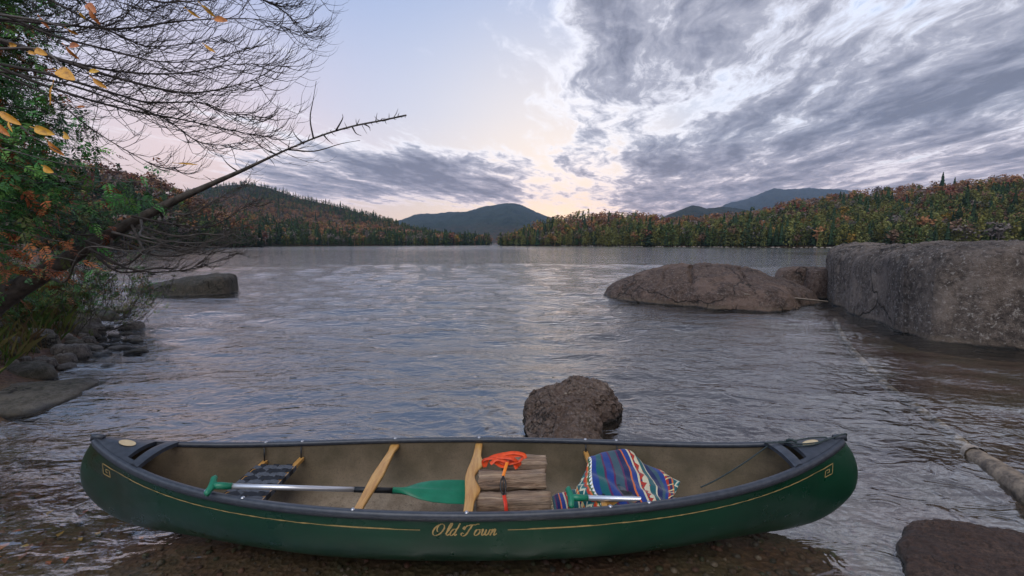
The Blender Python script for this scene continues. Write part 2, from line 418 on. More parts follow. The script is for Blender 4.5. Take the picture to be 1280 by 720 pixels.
class Hill:
    def __init__(s, name, shore, ridge, sil, th, f=1.0, seed=0, bump=.06):
        s.name, s.shore, s.ridge, s.sil, s.th, s.f, s.seed, s.bump = name, shore, ridge, sil, th, f, seed, bump
    def pt(s, px, tt):
        px = np.asarray(px, float); tt = np.asarray(tt, float)
        d0 = interp(px, s.shore); d1 = interp(px, s.ridge); yy = interp(px, s.sil)
        d = d0+(d1-d0)*tt
        zr = CAMZ + d1*((304-yy)/F)*1.0 - s.th*.85
        prof = np.where(tt <= 1, np.clip(tt, 0, 1)**s.f, 1-(tt-1)*1.2)
        x = (px-640)/F*d
        nzv = np.sin(x*.031+s.seed)*np.sin(d*.027+s.seed*2)+.5*np.sin(x*.083+1)*np.sin(d*.071)
        z = .3+np.maximum(zr, .2)*prof*(1+s.bump*nzv*np.clip(1-tt, 0, 1)*np.clip(tt*3, 0, 1))
        z = np.where(tt < 0, tt*40, z)
        return x, d, z
    def mesh(s, mat, n=160, m=60):
        pxs = np.linspace(s.shore[0][0], s.shore[-1][0], n); ts = np.concatenate([[-.08], np.linspace(0, 1.8, m)])
        rows = []
        for q in ts:
            x, d, z = s.pt(pxs, np.full(n, q)); rows.append([(a, b, c) for a, b, c in zip(x, d, z)])
        mb = MB(); mb.grid(rows); return tag(mb.build(s.name, mat), kind='structure')
MH = simple('forest_floor', (.034, .020, .010), 1.0, (.016, .018, .008), .08, spec=.05)
hills = [
 Hill('hills', [(625, 330), (640, 325), (700, 285), (800, 232), (900, 200), (1000, 178), (1100, 158), (1280, 138), (1500, 125), (1800, 120)],
      [(625, 345), (640, 360), (700, 380), (800, 360), (1000, 330), (1280, 260), (1800, 240)],
      [(625, 300), (640, 290), (670, 277), (700, 268), (745, 263), (800, 265), (830, 273), (880, 270), (940, 263), (1000, 248), (1040, 239), (1100, 233), (1160, 227), (1220, 221), (1280, 219), (1500, 212), (1800, 225)], 9.5, .9, 1),
 Hill('hills', [(150, 255), (300, 235), (400, 270), (500, 330), (560, 370), (612, 420), (665, 480)],
      [(150, 1000), (315, 950), (400, 850), (500, 620), (560, 520), (612, 450), (665, 500)],
      [(150, 262), (200, 250), (240, 236), (280, 229), (315, 226), (345, 232), (380, 244), (420, 252), (450, 260), (480, 268), (510, 278), (545, 287), (575, 292), (598, 299), (612, 302), (665, 303)], 9, 1.25, 3),
 Hill('hills', [(-900, 90), (-300, 80), (0, 95), (150, 125), (250, 170), (330, 222)],
      [(-900, 190), (0, 230), (150, 260), (250, 270), (330, 262)],
      [(-900, 150), (-100, 180), (100, 198), (200, 221), (240, 237), (285, 262), (330, 292)], 9, .8, 5)]
for hh in hills: hh.mesh(MH)
cands = []
for hi, (hh, n, r0, r1) in enumerate(zip(hills, (3600, 7500, 1300), (625, 150, -500), (1330, 612, 330))):
    px = rng.uniform(r0, r1, n*3); q = rng.uniform(0, 1, n*3)**(1.1 if hi != 1 else .9)
    x, d, z = hh.pt(px, q)
    keep = rng.uniform(size=n*3) < (d/d.max())**.8*2.2
    px, q, x, d, z = (a[keep][:n] for a in (px, q, x, d, z))
    # a closed row of trees right at the water
    npx = np.arange(r0, r1, 3.1 if hi == 0 else 4.5); npx = npx+rng.uniform(-1.5, 1.5, len(npx)); qq = rng.uniform(0, .035, len(npx))
    x2, d2, z2 = hh.pt(npx, qq)
    for arr in zip(np.r_[px, npx], np.r_[q, qq], np.r_[x, x2], np.r_[d, d2], np.r_[z, z2]): cands.append((hi, *arr))
def species(hi, px, q, x, d):
    m = mn.noise(Vector((x*.018, d*.018, hi*9))) + .6*mn.noise(Vector((x*.06, d*.06, 3))); r = random.random()
    if hi == 0:
        warm = smoothstep(.25, .75, q + m*.55 - (.12 if px > 1000 else -.10))
        if q < .06: warm *= .3
    elif hi == 1: warm = smoothstep(.08, .3, q+m*.25)*(1-smoothstep(.45, .75, q+m*.3))*1.0
    else: warm = smoothstep(-.1, .7, q+m*.5)
    if random.random() < max(warm*.88, .10):
        return ('rust orange tree' if r < .36 else 'dull brown tree' if r < .66 else 'dark red tree' if r < .80 else 'golden leaved tree' if r < .88 else 'bare grey tree')
    if hi == 0:
        return ('olive cedar' if r < .40 else 'yellow green cedar' if r < .56 else 'green conifer' if r < .74 else 'deep green spruce' if r < .86 else 'dark green conifer' if r < .96 else 'bare grey tree')
    return ('dark green conifer' if r < .16 else 'green conifer' if r < .46 else 'deep green spruce' if r < .80 else 'olive cedar' if r < .93 else 'bare grey tree')
trees = []
for (hi, px, q, x, d, z) in cands:
    spn = species(hi, px, q, x, d)
    hgt = (random.uniform(6.0, 10.5) if SPEC[spn][1] != 'con' else random.uniform(7, 12.5))*(.9 if SPEC[spn][1] == 'bro' else 1)*(.85 if hi == 0 and px > 1000 else 1.0)
    if d > 450: hgt *= .74
    hgt *= random.uniform(.75, 1.2)
    if q > .9 and SPEC[spn][1] == 'con' and hi < 2: hgt *= random.uniform(.9, 1.35)
    trees.append([hgt/d*(1.0 if q < .12 else .55 if q > .85 else .4), spn, hgt, x, d, z, hi, px, q])
trees.sort(key=lambda a: -a[0])
indiv = []; stuffs = []; cnt = {}
for tr_ in trees:
    kind = SPEC[tr_[1]][1]; g = 'bro' if kind == 'bro' else 'con'
    vis = (tr_[6] == 0 and tr_[7] < 1290) or (tr_[6] == 1 and tr_[7] > 285) or (tr_[6] == 2 and 235 < tr_[7])
    lim = 250 if g == 'con' else 130
    if vis and cnt.get(g, 0) < lim: cnt[g] = cnt.get(g, 0)+1; indiv.append(tr_)
    else: stuffs.append(tr_)
mcache = {}
WHERE = {0: ('on the right hand far shore', 'trees along the right far shore'), 1: ('along the foot of the left mountain', 'trees along the left far shore'), 2: ('on the near left wooded slope', 'trees on the left wooded slope')}
NM = {'con': 'conifer_tree', 'wid': 'cedar_tree', 'bro': 'broadleaf_tree'}
for tr_ in indiv:
    s_, spn, hgt, x, d, z, hi, px, q = tr_; colr, kind = SPEC[spn]; vi = random.randrange(len(TEMPL[kind])); cv = random.randrange(3)
    key = (spn, vi, cv)
    if key not in mcache:
        V, T = TEMPL[kind][vi]; g = np.random.default_rng(vi*7+cv)
        base = np.array(colr)*(.8+.25*cv)
        cc = base*(1+g.uniform(-.18, .18, (len(V), 1))) + g.uniform(-.002, .002, (len(V), 3))
        mcache[key] = npmesh(NM[kind], V, T, MF, np.clip(cc, .003, 1))
    o = bpy.data.objects.new(NM[kind], mcache[key]); link(o)
    wd = random.uniform(.85, 1.2)*(1.15 if kind == 'bro' else 1)
    o.location = (x, d, z-.1); o.scale = (hgt*wd, hgt*wd, hgt); o.rotation_euler = (0, 0, random.uniform(0, 6.28))
    row = 'at the waterline' if q < .05 else 'on the low slope' if q < .4 else 'up near the ridge line'
    tag(o, f'{spn} {row} {WHERE[hi][0]}', 'tree', f'{spn}s {row}, {WHERE[hi][1]}')
def merge(trs, name, label):
    VV = []; TT = []; CC = []; o = 0
    for (s_, spn, hgt, x, d, z, hi, px, q) in trs:
        colr, kind = SPEC[spn]; lib = LITE if d > 330 else TEMPL
        V, T = lib[kind][random.randrange(len(lib[kind]))]
        a = random.uniform(0, 6.28); wd = hgt*random.uniform(.85, 1.2)*(1.15 if kind == 'bro' else 1)
        ca, sa = math.cos(a)*wd, math.sin(a)*wd
        W = np.c_[V[:, 0]*ca-V[:, 1]*sa+x, V[:, 0]*sa+V[:, 1]*ca+d, V[:, 2]*hgt+z-.1]
        VV.append(W); TT.append(T+o); o += len(V)
        CC.append(np.clip(np.array(colr)*random.uniform(.7, 1.35)*(1+rng.uniform(-.16, .16, (len(V), 1)))+rng.uniform(-.003, .003, 3), .003, 1))
    me = npmesh(name, np.concatenate(VV), np.concatenate(TT), MF, np.concatenate(CC))
    return tag(link(bpy.data.objects.new(name, me)), label=label, kind='stuff')
merge([s for s in stuffs if s[6] == 0], 'forest', 'mixed green and rust autumn woods covering the right hill')
merge([s for s in stuffs if s[6] == 1], 'forest', 'autumn woods climbing the left mountain')
merge([s for s in stuffs if s[6] == 2], 'forest', 'brown autumn woods on the near left slope')
# far mountains
def mountain(name, col1, col2, col3, zsplit):
    m, t, b = newmat(name)
    p = t.node('ShaderNodeNewGeometry').outputs['Position']
    sx = t.node('ShaderNodeSeparateXYZ'); t.lk(p, sx.inputs[0])
    f = t.mapr(t.math('ADD', sx.outputs[2], t.math('MULTIPLY', t.noise(p, .004, 5), zsplit*1.6)), zsplit*.8, zsplit*1.9, 0, 1)
    c = t.mix(f, col1, col2)
    n = t.noise(t.mapping(p, (1, 1, 2)), .045, 8, .7)
    c = t.mix(t.mapr(n, .44, .56, 0, 1), c, col3); c = t.mix(t.mapr(t.noise(p, .010, 6, .7), .48, .62, 0, .7), c, tuple(x*.4 for x in col2))
    t._in(b.inputs['Base Color'], c); b.inputs['Roughness'].default_value = .95; b.inputs['Specular IOR Level'].default_value = .05
    vo = t.node('ShaderNodeTexVoronoi'); vo.inputs['Scale'].default_value = .09; t.lk(p, vo.inputs['Vector'])
    t.lk(t.bump(t.math('ADD', t.noise(p, .012, 8, .65), t.math('MULTIPLY', vo.outputs['Distance'], .2)), .9, 40), b.inputs['Normal'])
    return m
M1 = mountain('mountain_woods', (.15, .065, .035), (.028, .042, .028), (.035, .045, .025), 75)
M2 = mountain('dark_mountain_woods', (.03, .045, .028), (.022, .036, .026), (.05, .045, .026), 60)
def mtn(shore, ridge, sil, mat, seed, n=220, m=50):
    hh = Hill('mountain', shore, ridge, sil, 0, 1.15, seed, .22)
    pxs = np.linspace(sil[0][0], sil[-1][0], n); rows = []
    for q in np.concatenate([[-.02], np.linspace(0, 1.3, m)]):
        x, d, z = hh.pt(pxs, np.full(n, q)); row = []
        for a, b, c in zip(x, d, z):
            k = min(1, max(0, q*3)); D = .0035*b
            row.append((a, b, c + k*D*(nz((a, b, 0), .0035, 6, seed)*1.6 + .22*nz((a, b, 0), .05, 3, seed+1))))
        rows.append(row)
    mb = MB(); mb.grid(rows); return tag(mb.build('hills', mat), kind='structure')
mtn([(440, 1300), (760, 1300)], [(440, 3200), (760, 3200)], [(440, 296), (470, 285), (497, 276), (520, 268), (545, 267), (580, 262), (605, 257), (632, 254), (650, 257), (668, 264), (690, 273), (710, 283), (760, 297)], M1, 2)
mtn([(760, 900), (1010, 900)], [(760, 1900), (1010, 1900)], [(760, 292), (800, 280), (825, 271), (845, 262), (862, 256), (880, 260), (900, 259), (930, 264), (1010, 285)], M2, 4)
mtn([(820, 1900), (1200, 1900)], [(820, 4200), (1200, 4200)], [(820, 292), (880, 268), (905, 257), (925, 250), (945, 241), (962, 238), (975, 239), (990, 237), (1005, 235), (1030, 237), (1045, 236), (1060, 240), (1120, 255), (1200, 275)], M2, 6)
# thin pale beach stones at the far right waterline
MS = simple('shore_stone', (.33, .29, .25), .8, (.18, .15, .13), .8)
mb = MB()
for i in range(420):
    px = random.uniform(700, 1330); x, d, z = hills[0].pt(px, random.uniform(-.004, .004)); s = random.uniform(.15, .75)
    if 1000 < px < 1060 and random.random() < .7: s *= 1.6
    c = Vector((float(x), float(d)-.5, .02))
    k = 5; vs = [c+Vector((math.cos(6.28*j/k)*s*random.uniform(.7, 1.6), math.sin(6.28*j/k)*s, 0)) for j in range(k)]+[c+Vector((0, 0, s*random.uniform(.35, .6)))]
    mb.add(vs, [(j, (j+1) % k, k) for j in range(k)])
tag(mb.build('shore_stones', MS, smooth=False), label='thin pale line of stones along the right far waterline', kind='stuff')

# ------------------------------------------------------------------ rocks
def rockmat(name, c1, c2, c3, band=(.27, .20, .135), band_h=.16, scale=1.0, speck=.5, TONE=.66):
    m, t, b = newmat(name)
    p = t.node('ShaderNodeNewGeometry').outputs['Position']
    n1 = t.noise(p, 1.3*scale, 6, .6); n2 = t.noise(p, 9*scale, 8, .7); n3 = t.noise(p, 45*scale, 4, .7)
    c = t.mix(t.mapr(n1, .38, .62, 0, 1), c1, c2)
    c = t.mix(t.mapr(n2, .42, .58, 0, .85), c, c3)
    c = t.mix(t.mapr(t.noise(t.mapping(p, (3.2, 3.2, .7)), 1.6*scale, 6, .7), .50, .64, 0, .6), c, tuple(x*.45 for x in c1))
    c = t.mix(t.mapr(n3, .35, .7, 0, .55), c, tuple(x*.35 for x in c1))
    c = t.mix(t.math('MULTIPLY', t.mapr(t.noise(p, 16*scale, 5, .75), .56, .62, 0, 1), speck), c, (.46, .42, .38))
    sz = t.node('ShaderNodeSeparateXYZ'); t.lk(p, sz.inputs[0])
    zz = t.math('ADD', sz.outputs[2], t.math('MULTIPLY', t.math('SUBTRACT', n1, .5), band_h*.9))
    if band: c = t.mix(t.math('MULTIPLY', t.mapr(zz, band_h*1.0, band_h*.35, 0, .85, True), t.mapr(n1, .35, .6, .25, .9)), c, t.mix(n2, tuple(x*.45 for x in band), band))
    c = t.mix(t.mapr(zz, .045, .0, 0, .85, True), c, (.022, .02, .016))
    t._in(b.inputs['Base Color'], c)
    t._in(b.inputs['Roughness'], t.mapr(zz, 0, .08, .25, .78))
    hgt = t.math('ADD', t.math('MULTIPLY', n2, 1.0), t.math('MULTIPLY', n3, .45))
    vo = t.node('ShaderNodeTexVoronoi', feature='DISTANCE_TO_EDGE'); vo.inputs['Scale'].default_value = .42*scale; wn = t.node('ShaderNodeTexNoise'); wn.inputs['Scale'].default_value = 1.3*scale; wn.inputs['Detail'].default_value = 5; t.lk(p, wn.inputs['Vector']); t.lk(t.vmath('MULTIPLY_ADD', wn.outputs['Color'], (.9, .9, .9), t.mapping(p, (1, .7, 1.3), (0, R(20), R(35)))), vo.inputs['Vector'])
    crk = t.mapr(vo.outputs['Distance'], .0, .016, 1, 0)
    crk = t.math('MULTIPLY', crk, t.mapr(t.noise(p, .6*scale, 3), .38, .48, 0, 1))
    pat = t.mapr(t.noise(p, .8*scale, 7, .7), .52, .60, 0, .55)
    lk_ = b.inputs['Base Color'].links[0].from_socket
    lk_ = t.mix(pat, lk_, tuple(x*1.25 for x in c3)); lk_ = t.mix(t.mapr(zz, .05, .0, 0, .9, True), lk_, (.02, .018, .014))
    t._in(b.inputs['Base Color'], t.mix(t.math('MULTIPLY', crk, .9), t.mix(1.0, lk_, (TONE,)*3, 'MULTIPLY'), (.012, .010, .008)))
    hgt = t.math('SUBTRACT', t.math('ADD', t.math('MULTIPLY', hgt, .7), t.math('MULTIPLY', n1, 1.8)), t.math('MULTIPLY', crk, .6))
    t.lk(t.bump(hgt, 1.0, .13/scale**.7), b.inputs['Normal'])
    return m
def radial_rock(foot, H, k=2.5, tilt=(0, 0), seed=0, amp=.06, fscale=1.2, nr=46, nt=110, depth=.5, cracks=(), cutpow=1.0, centre=None):
    """closed rock from a footprint outline; z = H * (1 - r^k)^(1/k), tilted, roughened"""
    pts = [Vector((p[0], p[1], 0)) for p in foot]
    c = centre or sum(pts, Vector())/len(pts)
    c = Vector((c[0], c[1], 0))
    angs = sorted((math.atan2((p-c).y, (p-c).x), (p-c).length) for p in pts)
    A = [a for a, _ in angs]; L = [l for _, l in angs]
    A = [A[-1]-2*math.pi]+A+[A[0]+2*math.pi]; L = [L[-1]]+L+[L[0]]
    rows = []
    size = max(L)
    for i in range(nr+1):
        r = (i/nr)**.75*1.12; row = []
        for j in range(nt):
            a = -math.pi+2*math.pi*j/nt
            l = float(np.interp(a, A, L))
            l2 = sum(float(np.interp(a+q, A, L)) for q in (-.09, .09))*.5
            l = (l+l2)/2
            x = c.x+math.cos(a)*l*r; y = c.y+math.sin(a)*l*r
            base = max(0, 1-min(r, 1)**k)**(1/k)
            top = H+tilt[0]*(x-c.x)+tilt[1]*(y-c.y)
            z = top*base if r <= 1 else -depth*(r-1)/.12
            for (p0, p1, wd, dp) in cracks:
                ax, ay = p0; bx, by = p1; L2 = (bx-ax)**2+(by-ay)**2
                tq = max(0, min(1, ((x-ax)*(bx-ax)+(y-ay)*(by-ay))/L2))
                wob = .06*math.sin(tq*9+seed)
                dd = math.hypot(x-ax-tq*(bx-ax)+wob, y-ay-tq*(by-ay))
                if dd < wd and z > 0: z -= dp*(1-dd/wd)**.5
            v = Vector((x, y, z))
            g_ = Vector((nz(v, fscale*14, 3, seed+6), nz(v, fscale*14, 3, seed+7), nz(v, fscale*14, 3, seed+8))) if nt > 150 else Vector()
            n = Vector((nz(v, fscale, 6, seed), nz(v, fscale, 6, seed+5), nz(v, fscale, 6, seed+9)))
            f = Vector((nz(v, fscale*4.5, 4, seed+2), nz(v, fscale*4.5, 4, seed+3), nz(v, fscale*4.5, 4, seed+4)))
            v = v + (n*amp*.85 + f*amp*.36 + g_*amp*.16)*(1 if r > .02 else .3)
            row.append(v)
        rows.append(row)
    mb = MB(); mb.grid(rows, closed=True)
    o = len(mb.v)-nt
    mb.f.append(tuple(range(o, o+nt))); mb.m.append(0)
    mb.f.append(tuple(range(nt))[::-1]); mb.m.append(0)
    return mb
RM1 = rockmat('grey_granite', (.055, .040, .033), (.15, .112, .09), (.29, .23, .19), speck=.9, TONE=.74)
RM2 = rockmat('brown_granite', (.075, .042, .030), (.19, .12, .088), (.26, .175, .135), scale=1.3, speck=.5)
RM3 = rockmat('rough_brown_rock', (.32, .21, .155), (.50, .37, .29), (.14, .09, .07), band=None, scale=3.2, speck=.7)
RM4 = rockmat('mossy_rock', (.11, .11, .07), (.21, .185, .145), (.30, .27, .22), band=(.2, .16, .1), band_h=.09, scale=2, speck=.2)
RM6 = rockmat('grey_shore_stone', (.10, .09, .082), (.19, .17, .15), (.30, .27, .24), band=None, scale=3, speck=.4, TONE=1)
RM7 = rockmat('dark_green_rock', (.045, .045, .032), (.09, .08, .06), (.12, .10, .075), band=(.15, .12, .08), band_h=.08, scale=2, speck=.2)
RM5 = rockmat('dark_brown_slab', (.17, .085, .055), (.30, .18, .125), (.06, .034, .025), band=None, scale=4, speck=.15)
def g2(px, py): v = G(px, py); return (v.x, v.y)
# big boulder on the right
A0 = g2(1035, 377)
foot = [g2(1036, 374), g2(1062, 386), g2(1100, 402), g2(1140, 420), g2(1163, 429), g2(1172, 430), g2(1215, 434), g2(1290, 438), (11.0, 7.1), (14.5, 8.0), (17, 11), (17, 14), (14, 16.5), (11.2, 16.0)]
mb = radial_rock(foot, 1.70, 9, (-.024, -.014), 3, .17, .55, 130, 460, centre=(12.2, 11.6), cracks=((g2(1165, 427), (10.5, 10.2), .10, .05),))
tag(mb.build('boulder', RM1), 'huge grey block shaped boulder rising from the water at the right edge', 'boulder')
# dome rock
foot = [g2(755, 368), g2(775, 375), g2(810, 379), g2(860, 383), g2(920, 388), g2(975, 390), g2(1010, 382), g2(1016, 372), (8.9, 15.5), (7.6, 17.2), (5.6, 17.8), (3.9, 17)]
mb = radial_rock(foot, 1.10, 1.75, (.0, -.015), 8, .11, .8, 120, 420, centre=(6.0, 15.1), cracks=(((6.9, 17.0), (5.2, 13.2), .07, .16), ((7.9, 15.8), (6.6, 13.0), .05, .12), ((6.2, 16.0), (4.5, 13.8), .05, .09), ((5.6, 14.2), (8.4, 14.3), .04, .08)))
tag(mb.build('boulder', RM2), 'long low brown domed rock with cracks in the water left of the big boulder', 'boulder')
# small block between
foot = [g2(1004, 371), g2(1042, 374), (10.6, 15.3), (9.6, 16.4), (9.2, 15.2)]
mb = radial_rock(foot, .98, 5, (0, 0), 12, .07, 1.1, 30, 80, centre=(9.9, 15.1))
tag(mb.build('rock', RM2), 'small reddish block of rock wedged between the domed rock and the big boulder', 'rock')
# middle rock behind the canoe
foot = [g2(655, 526), g2(664, 545), (.20, 3.76), (.50, 3.70), (.72, 3.80), g2(745, 532), g2(764, 500), (1.02, 5.05), (.85, 5.25), (.50, 5.2), (.25, 4.85)]
mb = radial_rock(foot, .32, 1.9, (.05, .05), 21, .085, 2.4, 90, 300, depth=.4, centre=(.58, 4.45))
tag(mb.build('rock', RM3), 'rough brown rock standing in the water just behind the canoe', 'rock')
# low rock far left
foot = [g2(160, 362), g2(190, 366), g2(238, 370), g2(282, 368), g2(287, 362), (-11.9, 18.9), (-13.2, 18.5), (-14.2, 18.0)]
mb = radial_rock(foot, .50, 5, (.15, 0), 31, .085, 1.3, 50, 160, centre=(-11.9, 17.2))
tag(mb.build('rock', RM7), 'low flat topped dark rock in open water under the leaning tree', 'rock')
# front right slab
foot = [g2(1124, 664), g2(1130, 706), g2(1150, 750), (2.2, 1.5), (3.3, 1.45), (3.5, 2.0), g2(1290, 676), g2(1230, 665), g2(1165, 658)]
mb = radial_rock(foot, .085, 4.0, (.0, .02), 41, .030, 2.8, 60, 200, depth=.3)
tag(mb.build('rock', RM5), 'flat brown rock slab in the bottom right corner', 'rock')
# left shore: flat boulder and stones
foot = [g2(-20, 520), g2(30, 522), g2(70, 508), g2(103, 490), g2(80, 482), (-5.6, 5.9), (-6.4, 5.3), (-6.3, 4.6)]
mb = radial_rock(foot, .10, 2.4, (-.02, 0), 51, .03, 2.0, 30, 110, centre=(-5.55, 5.1))
tag(mb.build('rock', RM4), 'broad flat grey green rock at the left edge of the shore', 'rock')
spots = []
for i in range(1500):
    y = random.uniform(5.6, 11.5); bx = bank_x(y)
    x = bx - random.uniform(-.75, 1.6) ; r = random.choice((.07, .09, .11, .14, .19, .26))*random.uniform(.8, 1.1)
    if (Vector((x, y))-Vector((-5.6, 5.1))).length < 1.1+r: continue
    if all((x-a)**2+(y-b)**2 > ((r+c)*.72)**2 for a, b, c in spots): spots.append((x, y, r))
    if len(spots) >= 210: break
spots.sort(key=lambda s: -s[2])
for i, (x, y, r) in enumerate(spots):
    an = random.uniform(0, 3.14); ft = [(x+r*random.uniform(.8, 1.25)*math.cos(a+an), y+r*.8*random.uniform(.75, 1.15)*math.sin(a+an)) for a in np.linspace(0, 6.283, 8)[:-1]]
    mb = radial_rock(ft, r*random.uniform(.55, .8), random.uniform(2.2, 3.5), (random.uniform(-.2, .2), random.uniform(-.2, .2)), i+60, r*.14, 1.6/r*.5, 8, 18, depth=r*.4)
    gz = max(ground_z(x, y), -.05)
    dark = random.random() < .45
    o = mb.build('stone', RM4 if dark else RM6); o.location.z = gz
    size = 'large' if r > .24 else 'middling' if r > .12 else 'small'
    tag(o, f"{size} {'mossy' if dark else 'grey'} rounded stone among the stones along the left shore", 'stone', f"{size} {'mossy' if dark else 'grey'} stones along the left shore")
for (px, py, r, H, lab) in ((99, 402, .48, .22, 'dark wet rock at the tip of the left bank below the bushes'), (133, 390, .33, .10, 'small dark rock alone in the water off the left bank'), (3, 480, .3, .22, 'pale rounded stone at the very left edge above the flat rock')):
    v = G(px, py); ft = [(v.x+r*1.5*math.cos(a), v.y+.2+r*random.uniform(.8, 1.1)*math.sin(a)) for a in np.linspace(0, 6.283, 10)[:-1]]
    tag(radial_rock(ft, H, 2.6, (0, 0), px, .05, 1.6, 20, 60).build('rock', RM4), lab, 'rock')
# plank on the domed rock
MD = simple('driftwood', (.30, .25, .20), .8, (.16, .13, .10), 8, .3, stretch=(1, 6, 6))
p0, p1 = Y(930, 368, 12.15), Y(1034, 377, 12.6)
mb = MB(); mb.tube([p0, p0.lerp(p1, .4)+Vector((0, 0, .02)), p1], [.05, .06, .04], 6, flat=.5)
tag(mb.build('driftwood_plank', MD, smooth=False), 'thin pale driftwood plank lying across the domed rock', 'driftwood')
# twig lying on middle rock
mb = MB(); a = Y(706, 492, 4.45); b = Y(728, 488, 4.6); mb.tube([a, b], [.012, .014], 5)
tag(mb.build('driftwood_stick', MD), 'short pale stick resting on the rough middle rock', 'stick')
# fallen log at right, running under the water
ML, tl, bl = newmat('pale_bark'); tcl = tl.node('ShaderNodeTexCoord').outputs['Object']
cl = tl.mix(tl.mapr(tl.noise(tcl, 9, 6, .7), .4, .6, 0, 1), (.30, .23, .16), (.08, .06, .045))
tl._in(bl.inputs['Base Color'], cl); bl.inputs['Roughness'].default_value = .6; tl.lk(tl.bump(tl.noise(tcl, 25, 6), .7, .02), bl.inputs['Normal'])
MLp = simple('peeled_birch_bark', (.50, .42, .33), .6, (.22, .17, .13), 14, .4)
MLs = simple('sunken_bark', (.30, .23, .16), .7, (.03, .024, .018), 5, .4, lo=.42, hi=.56)
root = empty('fallen_log', G(1215, 562)); tag(root, 'half sunken pale log running from the right edge out under the water', 'log')
pts = [G(1420, 705, .07), G(1300, 626, .03), G(1258, 597, .01), G(1224, 574, -.01), G(1210, 564, -.02)]
pl = [p-root.location for p in pts]
mb = MB(); mb.tube(catmull(pl, 6), np.interp(np.linspace(0, 1, 25), [0, .6, .95, 1], [.10, .085, .062, .04]), 14)
log_part = mb.build('trunk', ML, root)
pts = [G(1207, 558, -.07), G(1160, 520, -.12), G(1112, 486, -.13), G(1078, 452, -.11), G(1056, 426, -.10), G(1044, 400, -.08)]
pl = [p-root.location for p in pts]
mb = MB(); mb.tube(catmull(pl, 6), np.interp(np.linspace(0, 1, 31), [0, .3, 1], [.045, .05, .05]), 10)
mb.build('sunken_stem', MLs, root)
for (q0, q1) in ((.955, .80), (.60, .42)):
    c = catmull(pl and [p-root.location for p in [G(1420, 705, .07), G(1300, 626, .03), G(1258, 597, .01), G(1224, 574, -.01), G(1210, 564, -.02)]], 12)
    n = len(c); seg = c[int(q1*(n-1)):int(q0*(n-1))+1]
    mb = MB(); mb.tube([s+Vector((0, 0, .004)) for s in seg], [.068+.014*(1-i/len(seg))+.004*random.random() for i in range(len(seg))], 14, caps=False)
    mb.build('bark_strip', MLp, root)

# ------------------------------------------------------------------ canoe
CX, CY, CZ = -.262, 2.655, -.012
TIPX = 2.27
def gun(s):          # s in [-1,1] along the boat: gunwale line (local)
    a = abs(s)
    b = .452*(1-a**2.05)**.86 if a < 1 else 0
    z = .405+.050*a**2+.155*a**5.0
    return Vector((TIPX*s*(1 if a < .98 else 1), b, z))
KE = catmull([(0, 0, 0), (.6, 0, .0), (1.2, 0, .004), (1.7, 0, .018), (2.0, 0, .045), (2.2, 0, .12), (2.34, 0, .25), (2.375, 0, .37), (2.345, 0, .50), (2.27, 0, .610)], 24)
kl = [0]
for i in range(1, len(KE)): kl.append(kl[-1]+(KE[i]-KE[i-1]).length)
def keel(s):
    a = abs(s)
    # end stations are spent on the stem curve
    l = kl[-1]*(a*.83 if a < .9 else .747+(a-.9)/.1*.253)
    x = float(np.interp(l, kl, [p.x for p in KE])); z = float(np.interp(l, kl, [p.z for p in KE]))
    return Vector((math.copysign(x, s), 0, z))
SS = sorted(set([round(x, 5) for x in list(np.linspace(-.9, .9, 73))+list(np.linspace(.9, 1, 26))+list(np.linspace(-1, -.9, 26))]))
def hull(s, v, off=0.0, side=-1):
    """v=0 keel .. 1 gunwale"""
    g = gun(s); k = keel(s); a = abs(s)
    n = 2.75-1.15*smoothstep(.25, .95, a)
    ph = v*math.pi/2
    yy = math.sin(ph)**(2/n); ww = 1-max(0, math.cos(ph))**(2/n)
    y = g.y*yy*(1+.035*math.sin(math.pi*min(1, v))**1.0*(v > .5)*(1-a)**.3)
    x = k.x+(g.x-k.x)*ww; z = k.z+(g.z-k.z)*ww
    return Vector((x, side*y, z))
def hull_n(s, v, side=-1):
    e = .004
    du = hull(min(s+e, 1), v, 0, side)-hull(max(s-e, -1), v, 0, side)
    dv = hull(s, min(1, v+e), 0, side)-hull(s, max(0, v-e), 0, side)
    n = du.cross(dv); n.normalize()
    return n if n.y*side > 0 else -n
canoe = empty('canoe', (CX, CY, CZ))
tag(canoe, 'long dark green open canoe with gold pinstripe beached in shallow water', 'canoe')
mHull, th_, bh = newmat('green_hull')
tco = th_.node('ShaderNodeTexCoord').outputs['Object']
nn = th_.noise(tco, 2.2, 5); ns = th_.noise(th_.mapping(tco, (1, 1, 14)), 5, 5, .7)
ch = th_.mix(th_.mapr(nn, .35, .7, 0, 1), (.0022, .030, .015), (.004, .046, .023))
sxx = th_.node('ShaderNodeSeparateXYZ'); th_.lk(tco, sxx.inputs[0])
# worn scuffs and dried mud on the left stem
mud = th_.math('MULTIPLY', th_.mapr(sxx.outputs[0], -1.75, -2.25, 0, .85), th_.mapr(th_.noise(tco, 5, 6, .65), .38, .62, .35, 1))
ch = th_.mix(mud, ch, (.022, .018, .010)); bh.inputs['Specular IOR Level'].default_value = .32
ch = th_.mix(th_.math('MULTIPLY', th_.mapr(ns, .60, .75, 0, .35), th_.mapr(sxx.outputs[2], .2, .05, 0, 1)), ch, (.09, .12, .09))
scr = th_.noise(th_.mapping(tco, (1.2, 1, 34), (0, R(6), 0)), 6, 4, .6)
ch = th_.mix(th_.math('MULTIPLY', th_.mapr(scr, .70, .76, 0, .35), th_.mapr(th_.noise(tco, 1.7, 3), .45, .6, 0, 1)), ch, (.10, .14, .11))
ch = th_.mix(th_.mapr(th_.noise(tco, 3, 7, .75), .60, .76, 0, .22), ch, (.04, .05, .035))
